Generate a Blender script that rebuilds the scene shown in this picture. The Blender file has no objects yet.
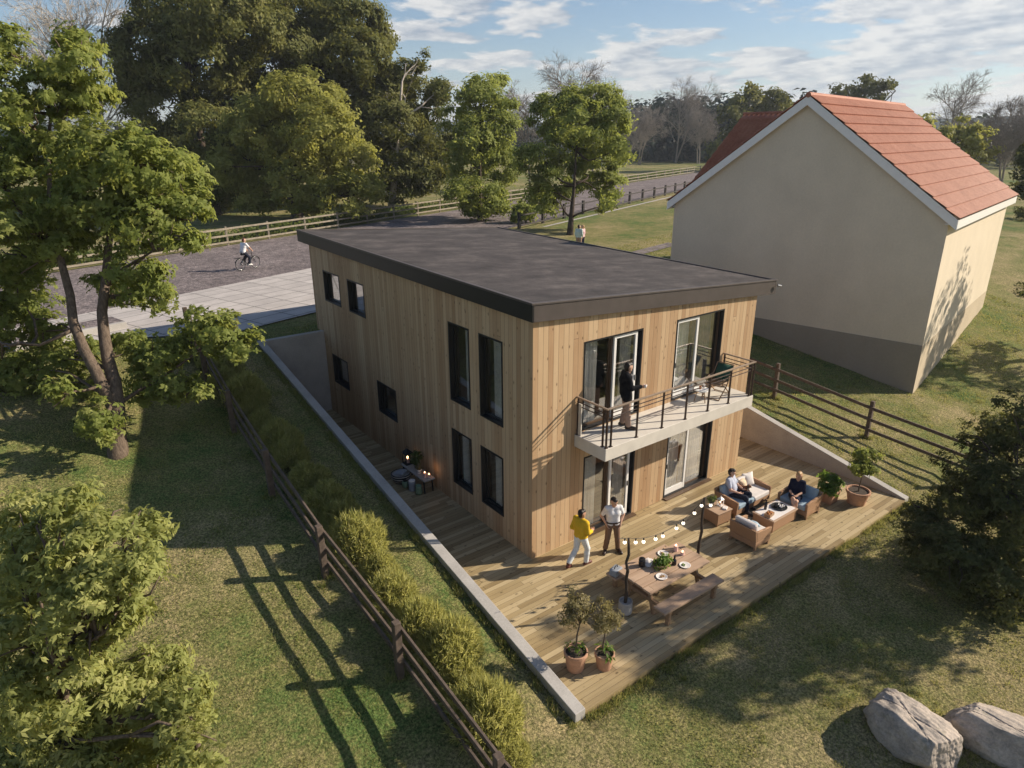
import bpy, bmesh, math, random
import numpy as np
from mathutils import Vector, Matrix, noise as mnoise

R = math.radians
random.seed(7)
scn = bpy.context.scene
col = scn.collection

# ------------------------------------------------------------------ camera
cam_d = bpy.data.cameras.new('camera')
cam = bpy.data.objects.new('camera', cam_d)
col.objects.link(cam)
cam.matrix_world = Matrix(((0.79931739, 0.21103143, -0.56263437, -9.6105),
                           (-0.60088325, 0.27201966, -0.75162798, -11.9930),
                           (-0.00556952, 0.93886689, 0.3442353, 10.6769),
                           (0, 0, 0, 1)))
cam_d.sensor_width = 36
cam_d.lens = 669.258 / 1024 * 36
cam_d.clip_start = 0.1
cam_d.clip_end = 8000
scn.camera = cam

# ------------------------------------------------------------------ sky and sun
SUN_EL, SUN_AZ = R(29), R(115.8)
w = bpy.data.worlds.new('World')
scn.world = w
w.use_nodes = True
nt = w.node_tree
nt.nodes.clear()
N = nt.nodes.new
L = nt.links.new
out = N('ShaderNodeOutputWorld')
bg = N('ShaderNodeBackground')
bg.inputs['Strength'].default_value = 0.074
sky = N('ShaderNodeTexSky')
sky.sky_type = 'NISHITA'
sky.sun_disc = False
sky.sun_elevation = SUN_EL
sky.sun_rotation = SUN_AZ
sky.air_density = 1.0
sky.dust_density = 0.25
sky.ozone_density = 3.2
tc = N('ShaderNodeTexCoord')
sep = N('ShaderNodeSeparateXYZ')
L(tc.outputs['Generated'], sep.inputs[0])
def M(op, a, b=None, clamp=False):
    n = N('ShaderNodeMath'); n.operation = op; n.use_clamp = clamp
    for i, x in enumerate((a, b)):
        if x is None: continue
        if isinstance(x, (int, float)): n.inputs[i].default_value = x
        else: L(x, n.inputs[i])
    return n.outputs[0]
zc = M('MAXIMUM', sep.outputs['Z'], 0.0)
den = M('ADD', zc, 0.13)
comb = N('ShaderNodeCombineXYZ')
L(M('DIVIDE', sep.outputs['X'], den), comb.inputs[0])
L(M('DIVIDE', sep.outputs['Y'], den), comb.inputs[1])
comb.inputs[2].default_value = 3.7
def cloudnoise(scale, detail, off, rough=0.55):
    mp = N('ShaderNodeMapping'); mp.inputs['Location'].default_value = off
    L(comb.outputs[0], mp.inputs[0])
    n = N('ShaderNodeTexNoise'); n.inputs['Scale'].default_value = scale
    n.inputs['Detail'].default_value = detail; n.inputs['Roughness'].default_value = rough
    L(mp.outputs[0], n.inputs['Vector'])
    return n.outputs['Fac']
n1 = cloudnoise(1.7, 9, (2.1, 0.9, 0), 0.56)
n2 = cloudnoise(1.7, 9, (2.04, 0.94, 0.02), 0.56)
# more cloud towards the sun's side of the sky
side = M('ADD', M('MULTIPLY', sep.outputs['X'], 0.80), M('MULTIPLY', sep.outputs['Y'], -0.60))
bias = M('ADD', M('MULTIPLY', side, 0.15), 0.02)
dens = M('ADD', n1, bias)
mr = N('ShaderNodeMapRange'); mr.interpolation_type = 'SMOOTHSTEP'
mr.inputs['From Min'].default_value = 0.505; mr.inputs['From Max'].default_value = 0.575
L(dens, mr.inputs['Value'])
# self shading of the cloud
shade = M('ADD', M('MULTIPLY', M('SUBTRACT', n1, n2), 3.2), 0.60, True)
cr = N('ShaderNodeValToRGB')
cr.color_ramp.elements[0].color = (2.9, 3.5, 4.4, 1); cr.color_ramp.elements[0].position = 0.3
cr.color_ramp.elements[1].color = (8.0, 7.8, 7.5, 1); cr.color_ramp.elements[1].position = 0.8
L(shade, cr.inputs[0])
mix = N('ShaderNodeMix'); mix.data_type = 'RGBA'
lowsky = N('ShaderNodeMapRange'); lowsky.interpolation_type = 'SMOOTHSTEP'     # fewer clouds overhead
lowsky.inputs['From Min'].default_value = 0.62; lowsky.inputs['From Max'].default_value = 0.34
L(sep.outputs['Z'], lowsky.inputs['Value'])
veil = N('ShaderNodeMapRange'); veil.interpolation_type = 'SMOOTHSTEP'       # pale haze along the horizon
veil.inputs['From Min'].default_value = 0.16; veil.inputs['From Max'].default_value = -0.02
veil.inputs['To Max'].default_value = 0.22
L(sep.outputs['Z'], veil.inputs['Value'])
L(M('MAXIMUM', M('MULTIPLY', M('MULTIPLY', mr.outputs[0], 0.85), lowsky.outputs[0]), veil.outputs[0]), mix.inputs['Factor'])
L(sky.outputs[0], mix.inputs['A']); L(cr.outputs[0], mix.inputs['B'])
L(mix.outputs['Result'], bg.inputs['Color'])
L(bg.outputs[0], out.inputs[0])

sun_d = bpy.data.lights.new('sun', 'SUN')
sun_d.energy = 5.0
sun_d.angle = R(0.6)
sun_d.color = (1.0, 0.875, 0.70)
sun = bpy.data.objects.new('sun', sun_d)
col.objects.link(sun)
sdir = Vector((math.sin(SUN_AZ) * math.cos(SUN_EL), math.cos(SUN_AZ) * math.cos(SUN_EL), math.sin(SUN_EL)))
sun.rotation_euler = sdir.to_track_quat('Z', 'Y').to_euler()

vs = scn.view_settings
vs.view_transform = 'Standard'
vs.look = 'None'
vs.exposure = 0.60
vs.gamma = 1.0
vs.use_curve_mapping = False
scn.cycles.max_bounces = 8
scn.cycles.transparent_max_bounces = 12
scn.cycles.caustics_reflective = False
scn.cycles.caustics_refractive = False

# ------------------------------------------------------------------ materials
class NT:
    """small helper round one node tree"""
    def __init__(self, name):
        self.m = bpy.data.materials.new(name); self.m.use_nodes = True
        self.t = self.m.node_tree
        self.b = self.t.nodes['Principled BSDF']
        self.out = self.t.nodes['Material Output']
    def n(self, typ, **kw):
        x = self.t.nodes.new(typ)
        for k, v in kw.items():
            if k.startswith('i_'): x.inputs[k[2:].replace('_', ' ')].default_value = v
            else: setattr(x, k, v)
        return x
    def l(self, a, b): self.t.links.new(a, b)
    def math(self, op, a, b=None, clamp=False):
        x = self.n('ShaderNodeMath', operation=op, use_clamp=clamp)
        for i, q in enumerate((a, b)):
            if q is None: continue
            if isinstance(q, (int, float)): x.inputs[i].default_value = q
            else: self.l(q, x.inputs[i])
        return x.outputs[0]
    def coord(self, kind='Object', scale=(1, 1, 1), loc=(0, 0, 0)):
        a = self.n('ShaderNodeTexCoord'); mp = self.n('ShaderNodeMapping')
        mp.inputs['Scale'].default_value = scale; mp.inputs['Location'].default_value = loc
        self.l(a.outputs[kind], mp.inputs[0]); return mp.outputs[0]
    def noise(self, vec, scale, detail=4, rough=0.55, dim='3D'):
        x = self.n('ShaderNodeTexNoise', noise_dimensions=dim)
        x.inputs['Scale'].default_value = scale; x.inputs['Detail'].default_value = detail
        x.inputs['Roughness'].default_value = rough
        self.l(vec, x.inputs['Vector']); return x.outputs['Fac']
    def ramp(self, fac, stops, interp='LINEAR'):
        x = self.n('ShaderNodeValToRGB'); e = x.color_ramp.elements
        x.color_ramp.interpolation = interp
        while len(e) < len(stops): e.new(0.5)
        for el, (p, c) in zip(e, stops):
            el.position = p; el.color = (*c, 1) if len(c) == 3 else c
        self.l(fac, x.inputs[0]); return x.outputs[0]
    def mix(self, fac, a, b, blend='MIX'):
        x = self.n('ShaderNodeMix', data_type='RGBA', blend_type=blend)
        for k, q in (('Factor', fac), ('A', a), ('B', b)):
            s = x.inputs[k] if k == 'Factor' else [i for i in x.inputs if i.name == k and i.type == 'RGBA'][0]
            if isinstance(q, (int, float)): s.default_value = q
            elif isinstance(q, tuple): s.default_value = (*q, 1)
            else: self.l(q, s)
        return [o for o in x.outputs if o.type == 'RGBA'][0]
    def bump(self, h, strength=0.3, dist=0.02):
        x = self.n('ShaderNodeBump'); x.inputs['Strength'].default_value = strength
        x.inputs['Distance'].default_value = dist
        self.l(h, x.inputs['Height']); self.l(x.outputs[0], self.b.inputs['Normal'])
    def color(self, c):
        if isinstance(c, tuple): self.b.inputs['Base Color'].default_value = (*c, 1)
        else: self.l(c, self.b.inputs['Base Color'])
    def rough(self, r, spec=None, metal=None):
        if isinstance(r, (int, float)): self.b.inputs['Roughness'].default_value = r
        else: self.l(r, self.b.inputs['Roughness'])
        if spec is not None: self.b.inputs['Specular IOR Level'].default_value = spec
        if metal is not None: self.b.inputs['Metallic'].default_value = metal

def simple(name, c, rough=0.6, var=0.15, scale=6.0, bump=0.0, spec=0.4, metal=0.0, bscale=40):
    t = NT(name); v = t.coord()
    f = t.noise(v, scale, 5)
    lo = tuple(x * (1 - var) for x in c); hi = tuple(min(1, x * (1 + var)) for x in c)
    t.color(t.ramp(f, [(0.3, lo), (0.7, hi)])); t.rough(rough, spec, metal)
    if bump: t.bump(t.noise(v, bscale, 4), bump, 0.01)
    return t.m

def planks(name, cols, width=0.14, axis='XY', along='Z', length=2.4, rough=0.6, knots=True, seam=0.06, spec=0.3, gloss=None, brd=0.5):
    """boards: a random tone per board, grain along it, knots, dark joints"""
    t = NT(name)
    c = t.n('ShaderNodeTexCoord'); s = t.n('ShaderNodeSeparateXYZ'); t.l(c.outputs['Object'], s.inputs[0])
    ax = {'X': s.outputs[0], 'Y': s.outputs[1], 'Z': s.outputs[2]}
    u = t.math('ADD', ax['X'], ax['Y']) if axis == 'XY' else ax[axis]
    a = ax[along]
    uu = t.math('DIVIDE', t.math('ADD', u, 100.0), width)
    idx = t.math('FLOOR', uu); fr = t.math('FRACT', uu)
    wn = t.n('ShaderNodeTexWhiteNoise', noise_dimensions='1D'); t.l(idx, wn.inputs['W'])
    al = t.math('ADD', t.math('DIVIDE', t.math('ADD', a, 100.0), length), t.math('MULTIPLY', wn.outputs['Value'], 7.31))
    jid = t.math('FLOOR', al); jfr = t.math('FRACT', al)
    wn2 = t.n('ShaderNodeTexWhiteNoise', noise_dimensions='2D')
    cb = t.n('ShaderNodeCombineXYZ'); t.l(idx, cb.inputs[0]); t.l(jid, cb.inputs[1])
    t.l(cb.outputs[0], wn2.inputs['Vector'])
    # grain
    g = t.n('ShaderNodeCombineXYZ'); t.l(t.math('MULTIPLY', u, 30.0), g.inputs[0])
    t.l(t.math('MULTIPLY', a, 1.3), g.inputs[1]); t.l(t.math('MULTIPLY', wn2.outputs['Value'], 57.0), g.inputs[2])
    gr = t.noise(g.outputs[0], 1.0, 6, 0.6)
    g2 = t.n('ShaderNodeCombineXYZ'); t.l(t.math('MULTIPLY', u, 2.0), g2.inputs[0])
    t.l(t.math('MULTIPLY', a, 0.9), g2.inputs[1]); t.l(t.math('MULTIPLY', idx, 3.3), g2.inputs[2])
    lg = t.noise(g2.outputs[0], 1.0, 3, 0.6)
    f = t.math('ADD', t.math('ADD', t.math('MULTIPLY', wn2.outputs['Value'], brd), t.math('MULTIPLY', gr, 0.55)), t.math('MULTIPLY', lg, 0.35))
    f = t.math('SUBTRACT', f, 0.22)
    base = t.ramp(f, [(0.1, cols[0]), (0.5, cols[1]), (0.95, cols[2])])
    if knots:
        k = t.n('ShaderNodeCombineXYZ'); t.l(t.math('MULTIPLY', u, 5.6), k.inputs[0])
        t.l(t.math('MULTIPLY', a, 2.9), k.inputs[1])
        vo = t.n('ShaderNodeTexVoronoi'); vo.inputs['Scale'].default_value = 1.0; vo.inputs['Randomness'].default_value = 1.0
        t.l(k.outputs[0], vo.inputs['Vector'])
        kd = t.ramp(vo.outputs['Distance'], [(0.06, (1, 1, 1)), (0.17, (0, 0, 0))])
        base = t.mix(t.math('MULTIPLY', kd, 0.75), base, tuple(x * 0.32 for x in cols[0]))
    e1 = t.math('LESS_THAN', fr, seam)
    e2 = t.math('LESS_THAN', jfr, 0.004 * 2.4 / length)
    e = t.math('MAXIMUM', e1, e2)
    base = t.mix(t.math('MULTIPLY', e, 0.85), base, tuple(x * 0.16 for x in cols[0]))
    t.color(base)
    if gloss:
        t.rough(t.ramp(t.noise(t.coord(), 0.8, 3), [(0.35, (gloss,) * 3), (0.65, (rough,) * 3)]), spec)
    else: t.rough(rough, spec)
    h = t.math('SUBTRACT', t.math('MULTIPLY', gr, 0.25), e)
    t.bump(h, 0.5, 0.008)
    return t.m

def leafmat(name, dark, mid, light, trans=0.35, rough=0.5):
    t = NT(name)
    at = t.n('ShaderNodeAttribute', attribute_name='rnd')
    c = t.ramp(at.outputs['Fac'], [(0.0, dark), (0.55, mid), (1.0, light)])
    t.color(c); t.rough(rough, 0.18)
    tr = t.n('ShaderNodeBsdfTranslucent')
    hs = t.mix(0.5, c, (light[0] * 1.3, light[1] * 1.3, light[2] * 0.8)); t.l(hs, tr.inputs['Color'])
    mx = t.n('ShaderNodeMixShader'); mx.inputs[0].default_value = min(.55, trans + .12)
    t.l(t.b.outputs[0], mx.inputs[1]); t.l(tr.outputs[0], mx.inputs[2]); t.l(mx.outputs[0], t.out.inputs[0])
    return t.m

def barkmat(name, a, b):
    t = NT(name); v = t.coord(scale=(9, 9, 1.6))
    f = t.noise(v, 2.0, 6, 0.65)
    t.color(t.ramp(f, [(0.3, a), (0.7, b)])); t.rough(0.85, 0.2); t.bump(f, 0.8, 0.03)
    return t.m

def glassmat():
    t = NT('window_glass')
    tr = t.n('ShaderNodeBsdfTransparent'); tr.inputs[0].default_value = (0.95, 0.965, 0.965, 1)
    gl = t.n('ShaderNodeBsdfGlossy'); gl.inputs['Roughness'].default_value = 0.01
    gl.inputs['Color'].default_value = (1, 1, 1, 1)
    lw = t.n('ShaderNodeLayerWeight'); lw.inputs['Blend'].default_value = 0.5
    f = t.math('ADD', t.math('MULTIPLY', t.math('POWER', lw.outputs['Facing'], 3.0), 0.82), 0.16)
    mx = t.n('ShaderNodeMixShader'); t.l(f, mx.inputs[0]); t.l(tr.outputs[0], mx.inputs[1]); t.l(gl.outputs[0], mx.inputs[2])
    t.l(mx.outputs[0], t.out.inputs[0])
    return t.m

def emitmat(name, c, s):
    t = NT(name); t.color((0.9, 0.85, 0.75)); t.b.inputs['Emission Color'].default_value = (*c, 1)
    t.b.inputs['Emission Strength'].default_value = s
    return t.m

MT = {}
MT['cladding'] = planks('larch_cladding', [(0.345, 0.205, 0.108), (0.46, 0.31, 0.182), (0.565, 0.415, 0.26)], 0.165, 'XY', 'Z', 60.0, seam=0.05, brd=0.62)
MT['deck'] = planks('deck_boards', [(0.205, 0.145, 0.07), (0.36, 0.275, 0.15), (0.49, 0.39, 0.235)], 0.14, 'Y', 'X', 2.6, rough=0.55, gloss=0.38, seam=0.05, spec=0.35, knots=True, brd=0.75)
MT['tablewood'] = planks('table_wood', [(0.36, 0.24, 0.16), (0.48, 0.34, 0.24), (0.58, 0.43, 0.31)], 0.16, 'Y', 'X', 9, rough=0.65, seam=0.0, knots=False, brd=0.3)
MT['floorwood'] = planks('floor_wood', [(0.25, 0.14, 0.07), (0.36, 0.22, 0.11), (0.45, 0.28, 0.15)], 0.18, 'Y', 'X', 2, rough=0.4, knots=False)
MT['rawwood'] = simple('raw_wood', (0.30, 0.19, 0.11), 0.7, 0.25, 14, 0.3)
MT['fencewood'] = simple('weathered_fence_wood', (0.105, 0.078, 0.062), 0.8, 0.35, 9, 0.4)
MT['palefence'] = simple('pale_fence_wood', (0.25, 0.215, 0.165), 0.8, 0.25, 4, 0.3)
MT['darkfence'] = simple('dark_fence_wood', (0.045, 0.038, 0.036), 0.8, 0.25, 4, 0.3)
def concrete():
    t = NT('concrete'); v = t.coord()
    f = t.math('ADD', t.math('MULTIPLY', t.noise(v, 1.3, 6, 0.6), 0.6), t.math('MULTIPLY', t.noise(v, 24, 4), 0.4))
    t.color(t.ramp(f, [(0.3, (0.30, 0.285, 0.27)), (0.55, (0.42, 0.40, 0.38)), (0.75, (0.50, 0.48, 0.455))]))
    t.rough(0.85, 0.25); t.bump(t.noise(v, 40, 4), 0.25, 0.01)
    return t.m
MT['concrete'] = concrete()
MT['slab'] = simple('balcony_concrete', (0.60, 0.56, 0.50), 0.8, 0.08, 3, 0.15)
MT['fascia'] = simple('dark_fascia_metal', (0.075, 0.062, 0.058), 0.5, 0.12, 3, 0.0, 0.4)
MT['black'] = simple('black_metal', (0.012, 0.012, 0.014), 0.45, 0.1)
MT['bronze'] = simple('bronze_frame', (0.10, 0.06, 0.035), 0.45, 0.1)
MT['rail'] = simple('railing_metal', (0.055, 0.035, 0.028), 0.4, 0.15, 8, 0, 0.5, 0.3)
MT['handrail'] = simple('handrail_metal', (0.36, 0.28, 0.22), 0.35, 0.1, 8, 0, 0.5, 0.4)
MT['white'] = simple('white_paint', (0.80, 0.79, 0.77), 0.4, 0.03)
MT['glass'] = glassmat()
def curtain():
    t = NT('curtain_cloth'); v = t.coord()
    t.color(t.ramp(t.noise(v, 5, 3), [(0.3, (0.72, 0.68, 0.64)), (0.7, (0.86, 0.83, 0.79))])); t.rough(0.9, 0.1)
    return t.m
MT['curtain'] = curtain()
MT['darkcurtain'] = simple('grey_curtain_cloth', (0.22, 0.22, 0.25), 0.9, 0.1)
MT['plaster'] = simple('inside_plaster', (0.40, 0.36, 0.32), 0.9, 0.05)
def felt():
    t = NT('roof_felt'); v = t.coord(scale=(0.8, 1.3, 1)); v2 = t.coord()
    f = t.math('ADD', t.math('MULTIPLY', t.noise(v, 0.9, 8, 0.72), 0.72), t.math('MULTIPLY', t.noise(v2, 22, 4, 0.8), 0.28))
    t.color(t.ramp(f, [(0.36, (0.036, 0.031, 0.031)), (0.5, (0.064, 0.056, 0.055)), (0.64, (0.125, 0.108, 0.103))]))
    t.rough(0.8, 0.3); t.bump(t.noise(v2, 60, 3), 0.35, 0.01)
    return t.m
MT['felt'] = felt()
def stucco(name, c):
    t = NT(name); v = t.coord()
    f = t.math('ADD', t.math('MULTIPLY', t.noise(v, 0.6, 5, 0.6), 0.6), t.math('MULTIPLY', t.noise(v, 12, 4), 0.4))
    t.color(t.ramp(f, [(0.3, tuple(x * 0.88 for x in c)), (0.7, tuple(x * 1.08 for x in c))]))
    t.rough(0.9, 0.2); t.bump(t.noise(v, 60, 3), 0.25, 0.01)
    return t.m
MT['stucco'] = stucco('beige_stucco', (0.66, 0.575, 0.45))
MT['plinthlight'] = stucco('beige_plinth', (0.50, 0.42, 0.31))
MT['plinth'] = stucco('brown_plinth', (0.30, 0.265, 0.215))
def tiles():
    t = NT('red_roof_tile'); v = t.coord()
    f = t.math('ADD', t.math('MULTIPLY', t.noise(v, 1.1, 5, 0.6), 0.5), t.math('MULTIPLY', t.noise(v, 9, 4), 0.5))
    t.color(t.ramp(f, [(0.3, (0.27, 0.088, 0.048)), (0.5, (0.37, 0.138, 0.078)), (0.72, (0.44, 0.19, 0.118))]))
    t.rough(0.6, 0.35); t.bump(t.noise(v, 30, 3), 0.2, 0.01)
    return t.m
MT['tile'] = tiles()
def lawn():
    t = NT('lawn_soil_and_grass'); v = t.coord()
    a = t.noise(v, 0.22, 6, 0.62); b = t.noise(v, 1.5, 6, 0.65); c = t.noise(v, 14, 5, 0.7); d = t.noise(v, 0.035, 4, 0.5)
    f = t.math('ADD', t.math('ADD', t.math('MULTIPLY', a, 0.45), t.math('MULTIPLY', b, 0.30)), t.math('ADD', t.math('MULTIPLY', c, 0.25), t.math('MULTIPLY', d, 0.25)))
    base = t.ramp(f, [(0.40, (0.044, 0.090, 0.024)), (0.53, (0.092, 0.142, 0.042)), (0.61, (0.180, 0.180, 0.070)), (0.73, (0.31, 0.255, 0.14))])
    e = t.noise(v, 19, 3, 0.8)
    base = t.mix(1.0, base, t.ramp(e, [(0.36, (0.38, 0.40, 0.36)), (0.5, (0.95, 0.95, 0.92)), (0.64, (1.75, 1.65, 1.6))]), 'MULTIPLY')
    t.color(base)
    t.rough(0.95, 0.1); t.bump(c, 0.8, 0.06)
    return t.m
MT['lawn'] = lawn()
def gravel():
    t = NT('gravel_road'); v = t.coord()
    vo = t.n('ShaderNodeTexVoronoi'); vo.inputs['Scale'].default_value = 9; t.l(v, vo.inputs['Vector'])
    f = t.math('ADD', t.math('MULTIPLY', t.noise(v, 0.5, 6, 0.6), 0.45), t.math('MULTIPLY', t.noise(v, 7, 5, 0.7), 0.55))
    base = t.ramp(f, [(0.32, (0.10, 0.085, 0.088)), (0.5, (0.175, 0.15, 0.15)), (0.7, (0.29, 0.25, 0.25))])
    wn = t.ramp(t.noise(v, 3.2, 3, 0.9), [(0.34, (0.55, 0.55, 0.57)), (0.5, (1, 1, 1)), (0.66, (1.55, 1.5, 1.5))])
    base = t.mix(1.0, base, wn, 'MULTIPLY')
    t.color(base); t.rough(0.95, 0.15); t.bump(vo.outputs['Distance'], 0.6, 0.04)
    return t.m
MT['gravel'] = gravel()
def paving():
    t = NT('paving_slabs'); v = t.coord()
    rot = t.n('ShaderNodeMapping'); rot.inputs['Rotation'].default_value = (0, 0, R(-18)); t.l(v, rot.inputs[0])
    br = t.n('ShaderNodeTexBrick', offset=0.0); br.inputs['Scale'].default_value = 0.62
    br.inputs['Mortar Size'].default_value = 0.02; br.inputs['Brick Width'].default_value = 1.0; br.inputs['Row Height'].default_value = 0.6
    br.inputs['Color1'].default_value = (0.46, 0.425, 0.41, 1); br.inputs['Color2'].default_value = (0.53, 0.49, 0.47, 1)
    br.inputs['Mortar'].default_value = (0.22, 0.21, 0.20, 1)
    t.l(rot.outputs[0], br.inputs['Vector'])
    n = t.ramp(t.noise(v, 1.5, 6, 0.6), [(0.3, (0.82, 0.82, 0.82)), (0.7, (1.05, 1.05, 1.05))])
    t.color(t.mix(1.0, br.outputs['Color'], n, 'MULTIPLY')); t.rough(0.85, 0.2)
    return t.m
MT['paving'] = paving()
def rock():
    t = NT('granite_rock'); v = t.coord()
    f = t.math('ADD', t.math('MULTIPLY', t.noise(v, 2.2, 8, 0.65), 0.65), t.math('MULTIPLY', t.noise(v, 22, 5, 0.7), 0.35))
    c = t.ramp(f, [(0.32, (0.16, 0.15, 0.145)), (0.46, (0.36, 0.315, 0.275)), (0.58, (0.52, 0.44, 0.37)), (0.75, (0.62, 0.56, 0.50))])
    m = t.ramp(t.noise(v, 3.3, 5, 0.7), [(0.56, (0, 0, 0)), (0.66, (1, 1, 1))])
    t.color(t.mix(t.math('MULTIPLY', m, 0.5), c, (0.16, 0.165, 0.12)))
    t.rough(0.9, 0.25); t.bump(t.math('ADD', f, t.noise(v, 60, 3)), 0.6, 0.02)
    return t.m
MT['rock'] = rock()
def wicker(name, c):
    t = NT(name); v = t.coord()
    wv = t.n('ShaderNodeTexWave', bands_direction='Z', wave_profile='SIN'); wv.inputs['Scale'].default_value = 9.0
    wv.inputs['Distortion'].default_value = 0.6; t.l(v, wv.inputs['Vector'])
    t.color(t.ramp(wv.outputs['Fac'], [(0.1, tuple(x * 0.6 for x in c)), (0.6, c)])); t.rough(0.7, 0.3); t.bump(wv.outputs['Fac'], 0.5, 0.01)
    return t.m
MT['wicker'] = wicker('wicker', (0.42, 0.25, 0.145))
MT['terracotta'] = simple('terracotta', (0.45, 0.255, 0.165), 0.8, 0.18, 9, 0.2)
MT['soil'] = simple('potting_soil', (0.06, 0.045, 0.035), 0.95, 0.4, 30, 0.8)
MT['cushionwhite'] = simple('white_cushion', (0.66, 0.62, 0.60), 0.9, 0.05, 8, 0.15)
MT['cushionshade'] = simple('shade_blue_cushion', (0.30, 0.40, 0.48), 0.9, 0.08, 8, 0.15)  # light grey cloth, with the blue of the shade put into its colour
MT['ceramic'] = simple('white_ceramic', (0.78, 0.74, 0.72), 0.25, 0.03)
MT['food'] = simple('baked_food', (0.42, 0.24, 0.09), 0.7, 0.5, 30, 0.5)
MT['salad'] = simple('salad_food', (0.14, 0.2, 0.05), 0.7, 0.6, 40, 0.5)
MT['candlewax'] = simple('candle_wax', (0.75, 0.50, 0.45), 0.5, 0.08)
MT['darkglass'] = simple('dark_glass', (0.02, 0.018, 0.02), 0.12, 0.1)
MT['bluegrey'] = simple('blue_grey_enamel', (0.30, 0.33, 0.38), 0.5, 0.1)
MT['greenenamel'] = simple('green_enamel', (0.20, 0.30, 0.20), 0.5, 0.1)
MT['bulb'] = emitmat('lit_bulb', (1.0, 0.88, 0.68), 1.5)
MT['flame'] = emitmat('candle_flame', (1.0, 0.62, 0.28), 6.0)
MT['rubber'] = simple('black_rubber', (0.015, 0.015, 0.016), 0.7, 0.1)
MT['steel'] = simple('steel', (0.45, 0.45, 0.46), 0.3, 0.05, 5, 0, 0.5, 0.8)
MT['skin'] = simple('skin', (0.52, 0.31, 0.22), 0.55, 0.05)
MT['skinwarm'] = simple('tanned_skin', (0.42, 0.23, 0.15), 0.55, 0.05)
MT['eye'] = simple('eye', (0.03, 0.025, 0.02), 0.2, 0.05)
MT['lip'] = simple('lip', (0.38, 0.13, 0.11), 0.5, 0.05)
def cloth(name, c): return simple(name, c, 0.9, 0.10, 7, 0.35, 0.15, 0, 22)
MT['c_black'] = cloth('black_jacket_cloth', (0.010, 0.010, 0.013))
MT['c_white'] = cloth('white_shirt_cloth', (0.70, 0.70, 0.72))
MT['c_beige'] = cloth('beige_trouser_cloth', (0.36, 0.25, 0.20))
MT['c_brown'] = cloth('brown_trouser_cloth', (0.20, 0.125, 0.085))
MT['c_yellow'] = cloth('yellow_sweater_cloth', (0.66, 0.42, 0.030))
MT['c_pale'] = cloth('pale_trouser_cloth', (0.68, 0.71, 0.72))
MT['c_navy'] = cloth('navy_cloth', (0.014, 0.016, 0.035))
MT['c_denim'] = cloth('dark_denim', (0.022, 0.026, 0.042))
MT['c_greyblue'] = cloth('pale_grey_blue_tee', (0.42, 0.45, 0.55))
MT['c_pink'] = cloth('pink_cardigan_cloth', (0.62, 0.42, 0.45))
MT['c_mint'] = cloth('pale_mint_cloth', (0.55, 0.66, 0.62))
MT['shoe_red'] = simple('dark_red_leather', (0.10, 0.025, 0.02), 0.4, 0.1)
MT['shoe_dark'] = simple('dark_brown_leather', (0.035, 0.02, 0.015), 0.4, 0.1)
MT['shoe_white'] = simple('white_leather', (0.7, 0.68, 0.66), 0.5, 0.05)
MT['hair_dark'] = simple('dark_brown_hair', (0.016, 0.010, 0.008), 0.5, 0.3, 30, 0.5)
MT['hair_blond'] = simple('blond_hair', (0.40, 0.25, 0.12), 0.5, 0.25, 30, 0.5)
MT['hair_red'] = simple('reddish_hair', (0.10, 0.03, 0.015), 0.5, 0.25, 30, 0.5)
MT['fur_brown'] = simple('brown_fur', (0.16, 0.055, 0.022), 0.8, 0.4, 14, 0.6)
MT['fur_cream'] = simple('cream_fur', (0.60, 0.48, 0.34), 0.8, 0.15, 14, 0.6)

MT['bark'] = barkmat('grey_brown_bark', (0.07, 0.05, 0.038), (0.19, 0.145, 0.11))
MT['darkbark'] = barkmat('dark_bark', (0.035, 0.026, 0.02), (0.09, 0.068, 0.052))
MT['palebark'] = barkmat('pale_bark', (0.30, 0.26, 0.22), (0.52, 0.47, 0.41))
MT['twig'] = barkmat('grey_twigs', (0.19, 0.165, 0.145), (0.36, 0.32, 0.285))
MT['leaf_maple'] = leafmat('maple_leaf', (0.13, 0.175, 0.042), (0.25, 0.295, 0.08), (0.38, 0.395, 0.135), 0.42, 0.6)
MT['leaf_laurel'] = leafmat('pale_leaf', (0.20, 0.235, 0.07), (0.345, 0.37, 0.125), (0.50, 0.49, 0.20), 0.38, 0.6)
MT['leaf_dark'] = leafmat('dark_evergreen_leaf', (0.040, 0.054, 0.020), (0.085, 0.098, 0.034), (0.165, 0.165, 0.060), 0.25, 0.65)
MT['leaf_pine'] = leafmat('olive_evergreen_leaf', (0.072, 0.088, 0.024), (0.15, 0.16, 0.048), (0.245, 0.235, 0.085), 0.25, 0.65)
MT['leaf_round'] = leafmat('yellow_green_leaf', (0.17, 0.19, 0.045), (0.30, 0.31, 0.085), (0.43, 0.41, 0.135), 0.4, 0.65)
MT['leaf_green'] = leafmat('fresh_green_leaf', (0.135, 0.175, 0.04), (0.25, 0.295, 0.08), (0.37, 0.39, 0.125), 0.4, 0.65)
MT['leaf_olive'] = leafmat('olive_leaf', (0.15, 0.135, 0.06), (0.25, 0.22, 0.115), (0.36, 0.31, 0.18), 0.35, 0.6)
MT['leaf_juniper'] = leafmat('juniper_needles', (0.20, 0.225, 0.06), (0.38, 0.385, 0.135), (0.58, 0.54, 0.26), 0.4, 0.7)
MT['leaf_plant'] = leafmat('potted_plant_leaf', (0.06, 0.12, 0.025), (0.14, 0.24, 0.05), (0.28, 0.38, 0.09), 0.4)
MT['leaf_hedge'] = leafmat('hedge_leaf', (0.055, 0.085, 0.022), (0.12, 0.16, 0.045), (0.20, 0.235, 0.075), 0.35, 0.65)
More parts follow.
